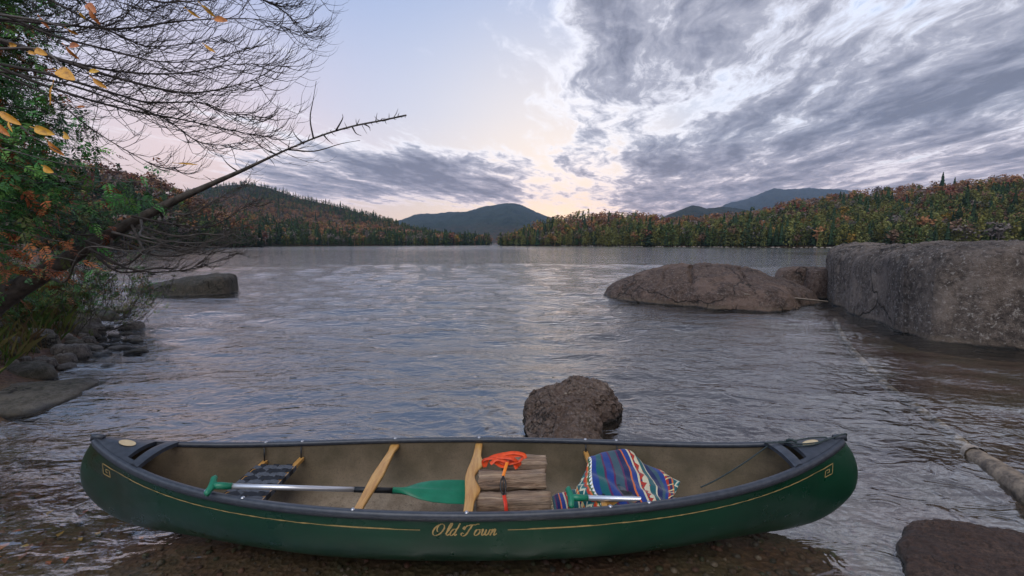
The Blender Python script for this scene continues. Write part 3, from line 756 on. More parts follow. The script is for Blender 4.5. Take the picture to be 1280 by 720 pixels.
th_._in(bh.inputs['Base Color'], ch); th_._in(bh.inputs['Roughness'], th_.mapr(th_.noise(tco, 7, 4), .3, .7, .24, .42))
th_.lk(th_.bump(th_.noise(tco, 60, 4), .12, .002), bh.inputs['Normal'])
mb = MB(); NV = 22
for side in (-1, 1):
    mb.grid([[hull(s, v, 0, side) for v in np.linspace(0, 1, NV)] for s in SS])
mb.build('hull', mHull, canoe, weld=.0008)
mLin, tli, bli = newmat('tan_lining')
tcl = tli.node('ShaderNodeTexCoord').outputs['Object']
cl = tli.mix(tli.mapr(tli.noise(tcl, 4, 6, .6), .35, .65, 0, 1), (.085, .068, .038), (.165, .125, .08))
sz = tli.node('ShaderNodeSeparateXYZ'); tli.lk(tcl, sz.inputs[0])
floorf = tli.mapr(sz.outputs[2], .16, .03, 0, 1, True)
cl = tli.mix(floorf, cl, tli.mix(tli.mapr(tli.noise(tcl, 8, 6, .7), .4, .65, 0, 1), (.31, .25, .185), (.19, .145, .10)))
cl = tli.mix(tli.math('MULTIPLY', tli.mapr(tli.noise(tcl, 30, 6, .8), .58, .66, 0, .8), floorf), cl, (.03, .024, .018))
cl = tli.mix(tli.mapr(tli.noise(tcl, 90, 3, .8), .5, .7, 0, .5), cl, (.05, .04, .028))
cl = tli.mix(tli.mapr(tli.noise(tli.mapping(tcl, (1, 1, 3)), 2.5, 6, .7), .55, .7, 0, .5), cl, (.07, .052, .034))
tli._in(bli.inputs['Base Color'], cl); bli.inputs['Roughness'].default_value = .72
tli.lk(tli.bump(tli.noise(tcl, 120, 3), .25, .002), bli.inputs['Normal'])
mb = MB()
SI = [s for s in SS if abs(s) < .968]
def inner(s, v, side):
    p = hull(s, v, 0, side); n = hull_n(s, max(v, .02), side)
    q = p - n*.009
    q.y = side*max(0, abs(p.y)-.010) if v > .05 else 0
    q.z = max(q.z, p.z+ (.008 if v < .3 else 0))
    return q
for side in (-1, 1):
    mb.grid([[inner(s, v, side) for v in np.linspace(0, 1, NV)] for s in SI])
mb.build('hull_lining', mLin, canoe, weld=.0008)
mGun = simple('slate_plastic', (.030, .037, .050), .38, (.050, .058, .074), 30, .15, 90, spec=.5, bdist=.003)
for side in (-1, 1):
    mb = MB(); rows = []
    for s in [x for x in SS if abs(x) <= .995]:
        g = gun(s); e = .01; tg_ = (gun(min(1, s+e))-gun(max(-1, s-e))); tg_.normalize()
        nrm = Vector((0, 1, 0)) - tg_*tg_.y; nrm.normalize(); up = Vector((0, 0, 1))
        sec = [(-.016, -.012), (-.018, .008), (-.012, .015), (.006, .017), (.017, .012), (.020, .002), (.018, -.022), (.008, -.024), (.004, -.014)]
        rows.append([Vector((g.x, side*g.y, g.z)) + Vector((nrm.x*a, side*nrm.y*a, 0)) + up*b for a, b in sec])
    mb.grid(rows, closed=True)
    mb.f += [tuple(range(9))[::-1], tuple(len(mb.v)-9+k for k in range(9))]; mb.m += [0, 0]
    mb.build('gunwale', mGun, canoe)
mGold = simple('gold_trim', (.50, .34, .13), .5, (.36, .25, .10), 40)
mCream = simple('cream_emblem', (.62, .50, .30), .5, (.55, .42, .25), 60)
for sgn in (-1, 1):          # deck plates with carrying slot
    s0, s1, s2, sb = 1.0, .875, .862, .852
    def drow(s, w=.97, n=9, dz=.018):
        g = gun(s); wd = max(g.y-.004, .002)
        return [Vector((sgn*g.x, wd*u, g.z+dz+.020*(1-u*u)*min(1, g.y/.08))) for u in np.linspace(-1, 1, n)]
    mb = MB()
    top = [drow(s) for s in np.linspace(.999, s1, 14)]; bot = [[p-Vector((0, 0, .022)) for p in r] for r in top]
    mb.grid(top); mb.grid(bot); mb.grid([top[-1], bot[-1]])
    # side straps past the slot and the bar
    for u0, u1 in ((-1, -.80), (.80, 1)):
        tp = []
        for s in np.linspace(s1, .828, 6):
            g = gun(s); tp.append([Vector((sgn*g.x, (g.y-.004)*u, g.z+.018+.02*(1-u*u))) for u in np.linspace(u0, u1, 4)])
        mb.grid(tp); mb.grid([[p-Vector((0, 0, .02)) for p in r] for r in tp])
    tp = []
    for s in np.linspace(.852, .828, 5):
        g = gun(s); tp.append([Vector((sgn*g.x, (g.y-.004)*u, g.z+.019+.02*(1-u*u)+.006*math.sin((.852-s)/.024*3.14))) for u in np.linspace(-1, 1, 11)])
    mb.grid(tp); bt = [[p-Vector((0, 0, .024)) for p in r] for r in tp]; mb.grid(bt); mb.grid([tp[0], bt[0]]); mb.grid([tp[-1], bt[-1]])
    # moulded nose cap
    g = gun(1.0); mb.tube([Vector((sgn*(g.x-.06), 0, g.z+.012)), Vector((sgn*(g.x+.004), 0, g.z+.020)), Vector((sgn*(g.x+.018), 0, g.z-.01))], [.016, .015, .008], 10)
    dk = mb.build('deck_plate', mGun, canoe)
    g = gun(.912); mb = MB(); n = 20
    c = Vector((sgn*g.x, 0, g.z+.0415)); sl = (gun(.95).z-gun(.90).z)/(gun(.95).x-gun(.90).x)
    ringp = [c+Vector((math.cos(6.283*k/n)*.045, math.sin(6.283*k/n)*.030, sgn*math.cos(6.283*k/n)*.045*sl)) for k in range(n)]
    mb.add(ringp+[p+Vector((0, 0, .003)) for p in ringp], [tuple(range(n, 2*n))]+[(k, (k+1) % n, n+(k+1) % n, n+k) for k in range(n)])
    mb.build('emblem', mCream, dk, smooth=False)
# --- decoration on the near side (and pinstripe on the far side)
def arclen_v(s, dist, side=-1):
    v = 1.0; p = hull(s, 1, 0, side); acc = 0
    while v > 0:
        v -= .004; q = hull(s, v, 0, side); acc += (q-p).length; p = q
        if acc >= dist: return v
    return 0
def dpt(x, dist, off=.0022, side=-1):
    """local x along the boat, distance below the gunwale -> point just proud of the hull"""
    s = max(-.999, min(.999, x/TIPX)); 
    for _ in range(4):
        v = arclen_v(s, dist, side); p = hull(s, v, 0, side); s = max(-.999, min(.999, s+(x-p.x)/TIPX*.8))
    n = hull_n(s, v, side)
    return p+n*off, n
def stroke(mb, pts, wd, side=-1):
    """ribbon on the hull from (x, distance) points"""
    if not hasattr(wd, '__len__'): wd = [wd]*len(pts)
    L = []; Rr = []
    for i, (x, dd) in enumerate(pts):
        a = pts[max(0, i-1)]; b = pts[min(len(pts)-1, i+1)]
        tx, ty = b[0]-a[0], b[1]-a[1]; l = math.hypot(tx, ty) or 1; nx, ny = -ty/l, tx/l
        L.append(dpt(x+nx*wd[i]/2, dd+ny*wd[i]/2, .0022, side)[0]); Rr.append(dpt(x-nx*wd[i]/2, dd-ny*wd[i]/2, .0022, side)[0])
    mb.grid([L, Rr])
TXC = (582-640)/F*2.42 - CX      # text centre, local x
for side in (-1, 1):
    for (x0, x1) in ((-2.13, TXC-.225), (TXC+.225, 2.13)):
        mb = MB(); stroke(mb, [(x, .075) for x in np.linspace(x0, x1, 60)], .0042, side); mb.build('pinstripe', mGold, canoe)
    for sgn in (-1, 1):         # square key motif at each end
        mb = MB(); x0 = sgn*2.135; q = .026
        key = [(-1.4, -1), (1, -1), (1, 1.2), (-1, 1.2), (-1, -.2), (.1, -.2), (.1, .5), (-.45, .5)]
        pts = []
        for i in range(len(key)-1):
            for k in range(4): pts.append((key[i][0]+(key[i+1][0]-key[i][0])*k/4, key[i][1]+(key[i+1][1]-key[i][1])*k/4))
        pts.append(key[-1])
        stroke(mb, [(x0+sgn*px_*q, .100+py_*q) for px_, py_ in pts], .004, side); mb.build('key_motif', mGold, canoe)
# script lettering, drawn as pen strokes: x right, y up, cap height 1
GL = {
 'O': (1.15, [[(.62, 1.0), (.30, .85), (.08, .45), (.15, .08), (.42, -.02), (.75, .22), (.92, .62), (.80, .95), (.52, .98), (.34, .72), (.40, .40), (.52, .30)]]),
 'l': (.36, [[(.02, .12), (.22, .55), (.34, 1.0), (.24, 1.08), (.12, .70), (.08, .15), (.18, 0), (.34, .12)]]),
 'd': (.62, [[(.46, .50), (.26, .58), (.06, .34), (.06, .05), (.22, 0), (.42, .30)], [(.62, 1.05), (.50, .62), (.38, .12), (.46, 0), (.60, .12)]]),
 'T': (1.05, [[(.10, .78), (.02, .60), (.14, .55), (.24, .80), (.55, .92), (.85, .94), (1.25, 1.02)], [(.72, .92), (.56, .50), (.42, .10), (.20, -.06), (.0, .06), (.06, .22), (.22, .16)]]),
 'o': (.52, [[(.36, .52), (.14, .50), (.02, .20), (.12, 0), (.34, .08), (.44, .34), (.34, .53), (.54, .46)]]),
 'w': (.80, [[(.04, .46), (.14, .54), (.12, .20), (.18, 0), (.34, .14), (.42, .50), (.40, .14), (.48, 0), (.66, .16), (.70, .50), (.84, .44)]]),
 'n': (.62, [[(.04, .42), (.14, .52), (.10, .26), (.04, 0)], [(.08, .22), (.26, .50), (.38, .50), (.34, .22), (.36, 0), (.56, .14)]]),
 ' ': (.34, [])}
cap = .062; total = sum(GL[c][0] for c in 'Old Town')*cap; xx = TXC-total/2
for chh in 'Old Town':
    wch, strokes = GL[chh]
    if strokes:
        mb = MB()
        for st in strokes:
            c = catmull([(a, b, 0) for a, b in st], 6)
            pts = []; wds = []
            for i, p in enumerate(c):
                q = c[min(i+1, len(c)-1)]; pr_ = c[max(i-1, 0)]; dx, dy = q.x-pr_.x, q.y-pr_.y
                ang = math.atan2(dy, dx); wds.append(.0030+.0046*abs(math.sin(ang+R(20)))**1.5)
                pts.append((xx+(p.x+.30*p.y)*cap, .104-p.y*cap))
            stroke(mb, pts, wds)
        mb.build('lettering', mGold, canoe)
    xx += wch*cap
# --- woodwork
mWood, two, bwo = newmat('varnished_ash')
tcw = two.node('ShaderNodeTexCoord').outputs['Object']
gr = two.noise(two.mapping(tcw, (14, 1.6, 14)), 4, 5, .6, .6)
two._in(bwo.inputs['Base Color'], two.mix(two.mapr(gr, .35, .65, 0, 1), (.60, .34, .10), (.42, .20, .05)))
bwo.inputs['Roughness'].default_value = .38
mBolt = simple('steel_bolt', (.6, .6, .62), .3, metal=1)
mBlack = simple('black_plastic', (.012, .013, .015), .45)
def gy(x):
    s = x/TIPX; return gun(s).y, gun(s).z
def crossbar(name, x, prof, zoff=-.032, thick=.02, x2=None):
    """prof(u) -> (x offset, half width), u in -1..1 across the boat"""
    b, z = gy(x); mb = MB(); tp = []; N = 48
    rows = []
    for i in range(N+1):
        u = -1+2*i/N; xo, hw = prof(u); y = u*(b-.006); zc = z+zoff
        rows.append([Vector((x+xo-hw, y, zc-thick/2)), Vector((x+xo-hw, y, zc+thick*.3)), Vector((x+xo-hw*.8, y, zc+thick/2)), Vector((x+xo+hw*.8, y, zc+thick/2)), Vector((x+xo+hw, y, zc+thick*.3)), Vector((x+xo+hw, y, zc-thick/2))])
    mb.grid(rows, closed=True); mb.f += [tuple(range(6))[::-1], tuple(len(mb.v)-6+k for k in range(6))]; mb.m += [0, 0]
    return mb.build(name, mWood, canoe)
def bolt(x, side, parent):
    b, z = gy(x); n = 12; c = Vector((x, side*(b-.002), z+.0175)); mb = MB()
    r = [c+Vector((math.cos(6.283*k/n)*.011, math.sin(6.283*k/n)*.011, 0)) for k in range(n)]; q = [c+(p-c)*.6+Vector((0, 0, .005)) for p in r]
    mb.add(r+q, [tuple(range(n, 2*n))]+[(k, (k+1) % n, n+(k+1) % n, n+k) for k in range(n)]); mb.build('bolt', mBolt, parent)
def thw(u): a = abs(u); return 0, .034-.012*math.sin(math.pi*min(1, a))**1.2+.004*(1-a)
TH = crossbar('thwart', -.56, lambda u: (0, .021+.014*(1-abs(u))**1.0*math.cos(u*1.5)+.010*smoothstep(.75, .95, abs(u))))
for s_ in (-1, 1): bolt(-.56, s_, TH)
def yok(u):
    a = abs(u)
    left = -.026 - .026*math.exp(-(a/.42)**2)
    right = .024 + .026*math.exp(-((a-.36)/.15)**2) - .018*math.exp(-(a/.16)**2)
    return (left+right)/2, (right-left)/2
YK = crossbar('yoke', .03, yok, thick=.022)
for s_ in (-1, 1): bolt(.03, s_, YK)
mWebA = simple('grey_webbing', (.06, .068, .085), .7, (.09, .10, .12), 80); mWebB = simple('black_webbing', (.010, .012, .018), .7)
def seat(xa, xb, zo):
    bb = gy((xa+xb)/2)[0]; zc = gy((xa+xb)/2)[1]-zo
    st = empty('seat'); st.parent = canoe
    for xq in (xa, xb):
        bq = gy(xq)[0]-.02
        mb = MB(); mb.box((xq, 0, zc), (.030, 2*bq, .022)); mb.build('seat_bar', mWood, st, smooth=False)
        for s_ in (-1, 1):
            mb = MB(); mb.tube([(xq, s_*(bq-.012), zc), (xq, s_*(bq-.004), gy(xq)[1]-.012)], .005, 8); mb.build('hanger', mBlack, st); bolt(xq, s_, st)
    hw = min(bb-.12, .22)
    for s_ in (-1, 1):
        mb = MB(); mb.box(((xa+xb)/2, s_*hw, zc), (abs(xb-xa)-.03, .022, .02)); mb.build('seat_rail', mWood, st, smooth=False)
    # woven straps
    mb = MB(); n1_ = 9; n2_ = 5; y0 = -hw+.025; y1 = hw-.025; x0 = min(xa, xb); x1 = max(xa, xb)
    for i in range(n1_):
        yc = y0+(y1-y0)*i/(n1_-1); pts = []
        for k in range(41):
            q = k/40; x = x0-.018+(x1-x0+.036)*q
            pts.append((x, zc+.014+.0035*math.cos(math.pi*(q*n2_+i))))
        mb.grid([[Vector((x, yc-.021, z)) for x, z in pts], [Vector((x, yc+.021, z)) for x, z in pts]], mi=1 if i % 2 else 0)
        for xe in (x0-.019, x1+.019): mb.box((xe, yc, zc), (.004, .042, .03), mi=1 if i % 2 else 0)
    for j in range(n2_):
        xc = x0+.028+(x1-x0-.056)*j/(n2_-1); pts = []
        for k in range(61):
            q = k/60; y = -hw-.013+(2*hw+.026)*q; i = (y-y0)/(y1-y0)*(n1_-1)
            pts.append((y, zc+.014-.0035*math.cos(math.pi*(i+j))))
        mb.grid([[Vector((xc-.020, y, z)) for y, z in pts], [Vector((xc+.020, y, z)) for y, z in pts]], mi=0 if j % 2 else 1)
    mb.build('webbing', [mWebA, mWebB], st, smooth=False)
    return st
seat(-1.40, -1.175, .105); seat(.775, .985, .075)

# ------------------------------------------------------------------ paddles
mPadG = simple('green_plastic', (.008, .155, .085), .36, (.012, .20, .11), 12); mAlu = simple('aluminium_shaft', (.68, .69, .72), .34, metal=.75)
def paddle(grip, tip, up, label, blade=True, gripdir=None):
    grip = Vector(grip); tip = Vector(tip); ax = (tip-grip); L = ax.length; ax.normalize()
    up = Vector(up); up = (up-ax*up.dot(ax)).normalized(); sd_ = ax.cross(up)
    o = empty('paddle', grip); tag(o, label, 'paddle')
    p = lambda a, b=0, c=0: ax*a+sd_*b+up*c
    bl_len = .50; s_end = L-bl_len
    mb = MB(); mb.tube([p(.05), p(s_end-.22 if blade else L)], .0145, 14); mb.build('shaft', mAlu, o)
    mb = MB(); mb.tube([p(-.010, -.062, 0), p(-.018, -.05), p(-.012, -.02), p(-.010, 0), p(-.012, .02), p(-.018, .05), p(-.010, .062, 0)], [.011, .0165, .018, .019, .018, .0165, .011], 12)
    mb.tube([p(-.01), p(.03), p(.085)], [.018, .019, .017], 14); mb.build('grip', mPadG, o)
    if blade:
        mb = MB(); mb.tube([p(s_end-.22), p(s_end)], .0165, 14); mb.build('shaft_sleeve', mBlack, o)
        mb = MB(); rows = []
        prof = [(0, .014, .014), (.05, .018, .013), (.10, .035, .011), (.16, .062, .010), (.24, .082, .008), (.34, .092, .006), (.44, .094, .005), (.49, .088, .004), (.50, .080, .003)]
        for sgn in (1, -1):
            rows = []
            for a, hw, tk in prof:
                row = []
                for k in range(13):
                    u = -1+k/6; rib = .010*math.exp(-(u*hw/.012)**2)*(1-a/.5*.8)
                    row.append(p(s_end+a, hw*u, sgn*((tk+rib)*max(0, 1-u**4)+.0015)+.02*(a/.5)*(u*u)*.4))
                rows.append(row)
            mb.grid(rows)
        mb.build('blade', mPadG, o, weld=.0004)
    return o
def LW(x, y, z): return Vector((x+CX, y+CY, z+CZ))
gp_ = Y(268, 607, 2.345); tp_ = Y(590, 616, 2.76)
print('paddle', gp_, tp_)
paddle(gp_, tp_, (0, -.35, 1), 'paddle with silver shaft and green blade resting across the left half of the canoe')
g2_ = Y(716, 622, 2.395); t2_ = Y(900, 627, 2.50)
ax = (t2_-g2_).normalized()
paddle(g2_, g2_+ax*1.0, (0, -.5, 1), 'paddle with green grip and silver shaft lying against the striped blanket', blade=False)

# ------------------------------------------------------------------ firewood
MFW, tfw, bfw = newmat('split_firewood')
uvn = tfw.node('ShaderNodeTexCoord').outputs['Object']
g1 = tfw.noise(tfw.mapping(uvn, (1.6, 20, 20)), 2.2, 7, .68, .5)
g3 = tfw.noise(tfw.mapping(uvn, (3, 10, 10)), 2, 4)
cw = tfw.ramp(g1, [(.32, (.05, .032, .022)), (.44, (.22, .14, .09)), (.54, (.36, .25, .165)), (.68, (.52, .39, .27))])
cw = tfw.mix(tfw.mapr(g3, .4, .65, 0, .6), cw, (.13, .10, .08))
tfw._in(bfw.inputs['Base Color'], cw); bfw.inputs['Roughness'].default_value = .85
tfw.lk(tfw.bump(g1, .9, .02), bfw.inputs['Normal'])
def log(c, L, r, rot, seed, label, sec, yaw=0.0):
    mb = MB(); rows = []; n = len(sec)
    N = 22
    for i in range(N+1):
        x = (i/N-.5)*L; row = []
        for k in range(n*4):
            a, b = sec[(k//4) % n], sec[(k//4+1) % n]; q = (k % 4)/4
            y_, z_ = a[0]+(b[0]-a[0])*q, a[1]+(b[1]-a[1])*q
            v = Vector((x, y_*r, z_*r)); e = nz((x*1.4, y_*3, z_*3), 2.2, 4, seed)*.34*r
            v += Vector((0, v.y, v.z)).normalized()*(e+.06*r*math.sin(x*9+seed+z_*2))
            if i in (0, N): v.x += nz((0, y_, z_), 3, 3, seed)*.010
            row.append(v)
        rows.append(row)
    mb.grid(rows, closed=True); m_ = n*4
    mb.f += [tuple(range(m_))[::-1], tuple(len(mb.v)-m_+k for k in range(m_))]; mb.m += [0, 0]
    o = mb.build('firewood_log', MFW); o.location = c; o.rotation_euler = (R(rot), R(random.uniform(-2, 2)), R(yaw))
    return tag(o, label, 'firewood', 'split logs stacked in the canoe')
WED = [(-1, -.45), (-.2, -.95), (.9, -.55), (1.05, .25), (.15, .85), (-.75, .55)]
log(Y(642, 627, 2.475), .42, .064, 5, 1, 'lowest split log of the stack, nearest the lettered side of the canoe', WED, 1)
log(Y(640, 600, 2.62), .40, .062, -12, 2, 'middle split log of the stack with a pale upper face', WED, 4)
log(Y(655, 578, 2.80), .28, .055, 20, 3, 'small dark split log at the back of the stack', WED, 3)
log(Vector((.02, 2.46, .10)), .38, .070, 60, 4, 'split log at the bottom of the stack on the canoe floor, front', WED, -2)
log(Vector((.03, 2.62, .115)), .38, .075, 120, 5, 'split log at the bottom of the stack under the middle log', WED, 2)
log(Vector((.04, 2.79, .135)), .30, .075, 200, 6, 'split log at the back bottom of the stack by the far side', WED, 2)
# ------------------------------------------------------------------ orange straps
mOr = simple('orange_strap', (.80, .085, .012), .55, (.62, .05, .01), 30, .2); mRed = simple('red_strap', (.62, .035, .012), .5)
def ribbon(mb, pts, wd, nrm=(0, -.5, .8), n=6, twist=0):
    c = catmull(pts, n); L = []; Rr = []
    for i, p in enumerate(c):
        tq = (c[min(i+1, len(c)-1)]-c[max(0, i-1)]).normalized(); s_ = tq.cross(Vector(nrm)).normalized()
        a = twist*i/len(c); s_ = (s_*math.cos(a)+tq.cross(s_)*math.sin(a))
        L.append(p+s_*wd/2); Rr.append(p-s_*wd/2)
    k = Vector(nrm).normalized()*.0015
    mb.grid([[q+k for q in L], [q+k for q in Rr], [q-k for q in Rr], [q-k for q in L], [q+k for q in L]])
strap = empty('tie_strap', Y(630, 575, 2.66)); tag(strap, 'tangled bright orange strap with dark clip lying over the firewood', 'strap')
o0 = strap.location
mb = MB()
loops = [[(606, 583), (612, 573), (628, 568), (648, 567), (655, 570)], [(606, 584), (604, 576), (614, 573), (634, 574), (650, 578), (643, 585)], [(618, 578), (632, 572), (652, 569), (650, 576), (634, 580), (622, 576)], [(625, 569), (640, 566), (654, 568), (657, 573)], [(615, 575), (628, 583), (640, 577), (646, 586)], [(620, 571), (640, 573), (647, 580), (645, 586)], [(613, 580), (622, 574), (636, 579)]]
for i, lp in enumerate(loops):
    ribbon(mb, [Y(a, b, 2.66-.004*i+random.uniform(-.02, .01))-o0 for a, b in lp], .020, (random.uniform(-.3, .3), -.6, .7), 6, random.uniform(-1, 1))
mb.build('webbing', mOr, strap)
mb = MB(); ribbon(mb, [Y(634, 578, 2.60)-o0, Y(631, 588, 2.555)-o0, Y(629, 595, 2.535)-o0], .018); mb.build('upper_tail', simple('amber_strap', (.85, .23, .015), .5), strap)
mb = MB()
cc = [Y(629, 595, 2.525)-o0, Y(632, 603, 2.50)-o0, Y(632, 614, 2.47)-o0, Y(630, 619, 2.455)-o0, Y(626, 612, 2.47)-o0, Y(626, 602, 2.50)-o0, Y(629, 595, 2.525)-o0]
mb.tube(catmull(cc, 5), .0042, 8); mb.tube([Y(629, 595, 2.52)-o0, Y(629, 600, 2.50)-o0, Y(630, 619, 2.455)-o0], .004, 8); mb.build('clip', mBlack, strap)
mb = MB(); ribbon(mb, [Y(630, 619, 2.452)-o0, Y(632, 630, 2.40)-o0, Y(633, 643, 2.385)-o0, Y(633, 660, 2.40)-o0], .020, (0, -.8, .5)); mb.build('lower_tail', mRed, strap)

# ------------------------------------------------------------------ blanket
MBk, tb, bb_ = newmat('woven_blanket')
uv = tb.node('ShaderNodeUVMap'); su = tb.node('ShaderNodeSeparateXYZ'); tb.lk(uv.outputs[0], su.inputs[0])
U, Vv = su.outputs[0], su.outputs[1]
ru = tb.math('FRACT', U)
navy, blue, teal, red, orange, cream, grey_, plum, green = (.012, .020, .085), (.018, .045, .21), (.012, .10, .11), (.40, .035, .02), (.55, .13, .03), (.58, .53, .36), (.04, .085, .115), (.10, .02, .08), (.04, .12, .05)
seq = [(0, teal, .07), (0, red, .022), (0, orange, .014), (0, green, .03), (0, cream, .012), (0, blue, .05), (0, teal, .05), (0, plum, .014), (0, blue, .045), (0, plum, .012), (0, grey_, .055), (0, plum, .012), (0, navy, .04), (0, orange, .012), (0, blue, .04), (0, cream, .016), (0, navy, .02), (0, cream, .045), (0, teal, .045), (0, cream, .012), (0, navy, .05), (0, grey_, .03), (0, blue, .04), (0, red, .03), (0, navy, .035), (0, orange, .02)]
tot = sum(s[2] for s in seq); pos_ = 0; stops = []
for _, c, wd in seq: stops.append((pos_/tot, c)); pos_ += wd
cb1 = tb.ramp(ru, stops, 'CONSTANT')
# stepped figures in the wide bands, white dashes along the blue
zig = tb.math('ABSOLUTE', tb.math('SUBTRACT', tb.math('FRACT', tb.math('MULTIPLY', Vv, 11)), .5))
zu = tb.math('FRACT', tb.math('ADD', tb.math('MULTIPLY', ru, 9.0), zig))
figm = tb.math('MULTIPLY', tb.math('LESS_THAN', ru, .14), tb.math('GREATER_THAN', zu, .55))
c2 = tb.mix(figm, cb1, tb.mix(tb.math('GREATER_THAN', zu, .8), (.55, .55, .40), (.02, .16, .17)))
fm2 = tb.math('MULTIPLY', tb.math('MULTIPLY', tb.math('GREATER_THAN', ru, .605), tb.math('LESS_THAN', ru, .69)), tb.math('GREATER_THAN', zu, .6))
c2 = tb.mix(fm2, c2, red)
dm = tb.math('MULTIPLY', tb.math('MULTIPLY', tb.math('GREATER_THAN', ru, .155), tb.math('LESS_THAN', ru, .182)), tb.math('GREATER_THAN', tb.math('FRACT', tb.math('MULTIPLY', Vv, 24)), .45))
c2 = tb.mix(dm, c2, (.75, .78, .80))
dm = tb.math('MULTIPLY', tb.math('GREATER_THAN', ru, .90), tb.math('GREATER_THAN', tb.math('FRACT', tb.math('ADD', tb.math('MULTIPLY', Vv, 16), zig)), .7))
c2 = tb.mix(dm, c2, (.62, .52, .25))
tcb = tb.node('ShaderNodeTexCoord').outputs['Object']
wv_ = tb.noise(tcb, 260, 2)
tb._in(bb_.inputs['Base Color'], tb.mix(1, c2, tb.mix(wv_, (.7, .7, .7), (1.25, 1.25, 1.25)), 'MULTIPLY')); bb_.inputs['Roughness'].default_value = .95
bb_.inputs['Specular IOR Level'].default_value = .1; bb_.inputs['Sheen Weight'].default_value = .2
tb.lk(tb.bump(wv_, .4, .003), bb_.inputs['Normal'])
bk = empty('blanket', Y(780, 600, 2.62)); tag(bk, 'folded blue and red striped woven blanket draped over the right hand seat', 'blanket')
# corner curves (picture anchor, distance) -> real surface
top_ = [Y(736, 573, 2.86), Y(752, 568, 2.93), Y(770, 564, 2.97), Y(788, 566, 2.96), Y(806, 582, 2.88), Y(830, 591, 2.78), Y(850, 604, 2.68)]
mid_ = [Y(731, 592, 2.70), Y(745, 588, 2.72), Y(768, 584, 2.77), Y(790, 588, 2.77), Y(812, 600, 2.66), Y(832, 604, 2.62), Y(846, 612, 2.55)]
low_ = [Y(721, 612, 2.56), Y(738, 608, 2.54), Y(760, 610, 2.54), Y(785, 612, 2.53), Y(808, 616, 2.49), Y(826, 622, 2.43), Y(838, 628, 2.40)]
bot_ = [Y(724, 636, 2.44), Y(738, 634, 2.42), Y(760, 636, 2.41), Y(786, 634, 2.40), Y(806, 634, 2.38), Y(822, 634, 2.36), Y(834, 636, 2.36)]
hem_ = [v+Vector((-.01, -.01, -.10)) for v in bot_]
back_ = [v+Vector((0, .05, -.06)) for v in top_]
cols = [catmull(r, 9) for r in (back_, top_, mid_, low_, bot_, hem_)]
grid_ = [catmull([cols[j][i] for j in range(6)], 10) for i in range(len(cols[0]))]
def cloth(grid_, name, parent, uvf, seed, amp=.012, th=.006):
    ni, nj = len(grid_), len(grid_[0]); P0 = []
    for i in range(ni):
        for j in range(nj):
            p = grid_[i][j]; f = nz((p.x, p.y*.8, p.z), 7, 3, seed) + .8*math.sin(p.x*38+p.y*22+3*nz((p.x, p.y, 0), 3, 2, seed))*max(0, min(1, (2.85-p.y)*5))
            P0.append(p + Vector((0, -.4, .9))*amp*f)
    me = bpy.data.meshes.new(name); off = parent.location
    vs = [tuple(p-off) for p in P0]
    fs = [(i*nj+j, (i+1)*nj+j, (i+1)*nj+j+1, i*nj+j+1) for i in range(ni-1) for j in range(nj-1)]
    me.from_pydata(vs, [], fs); uvl = me.uv_layers.new(name='UVMap')
    for pol in me.polygons:
        pol.use_smooth = True
        for li in pol.loop_indices:
            vi = me.loops[li].vertex_index; i, j = divmod(vi, nj); uvl.data[li].uv = uvf(i/(ni-1), j/(nj-1))
    me.materials.append(MBk)
    o = link(bpy.data.objects.new(name, me), parent)
    sm = o.modifiers.new('s', 'SOLIDIFY'); sm.thickness = th; sm.offset = -1
    return o
# stripes run from the upper left down to the right
cloth(grid_, 'drape', bk, lambda a, b: (.17+.95*a-.45*(b-.2), .8*b+.75*a), 3, .015)
fl = [[Y(690, 622, 2.53), Y(700, 617, 2.57), Y(714, 614, 2.60), Y(728, 612, 2.60), Y(742, 612, 2.58)], [Y(692, 634, 2.44), Y(704, 632, 2.46), Y(718, 630, 2.47), Y(734, 630, 2.46), Y(748, 630, 2.45)], [Y(694, 650, 2.40), Y(706, 650, 2.40), Y(720, 650, 2.40), Y(736, 650, 2.40), Y(752, 650, 2.40)]]
cl3 = [catmull(r, 8) for r in fl]; gf = [catmull([cl3[j][i] for j in range(3)], 8) for i in range(len(cl3[0]))]
cloth(gf, 'fold', bk, lambda a, b: (.42+.55*a, .6*b), 9, .006)
mFr = simple('cream_yarn', (.62, .54, .36), .9)
mb = MB()
for i in range(16):
    a = gf[0][int(i/15*(len(gf[0])-1))]; e = a+Vector((-random.uniform(.012, .03), -.006, -random.uniform(.0, .02)))
    mb.tube([a-bk.location, (a+e)/2-bk.location+Vector((0, 0, .004)), e-bk.location], .0022, 4)
mb.build('fringe', mFr, bk)
# ------------------------------------------------------------------ bow line
mRope = simple('dark_cord', (.012, .02, .022), .7, (.03, .05, .05), 200)
rp = [Y(876, 609, 2.45), Y(895, 600, 2.50), Y(925, 582, 2.60), Y(948, 566, 2.70), Y(962, 555, 2.78), Y(975, 548.5, 2.80), Y(995, 544, 2.79), Y(1010, 541, 2.77), Y(1030, 539.5, 2.72), Y(1047, 538, 2.66)]
gtip = gun(.95)
zt = lambda x, e=.05: gun(min(.999, (x-CX)/TIPX)).z+CZ+e
pts = rp[:5]+[LW(1.86, .10, gun(1.86/TIPX).z+.045), LW(1.95, .06, gun(1.95/TIPX).z+.048), LW(2.02, .0, gun(2.02/TIPX).z+.05), LW(2.12, -.02, gun(2.12/TIPX).z+.045), LW(2.27, -.005, gun(1).z+.036), LW(2.285, .0, gun(1).z+.012)]
mb = MB(); mb.tube(catmull(pts, 8), .0042, 7)
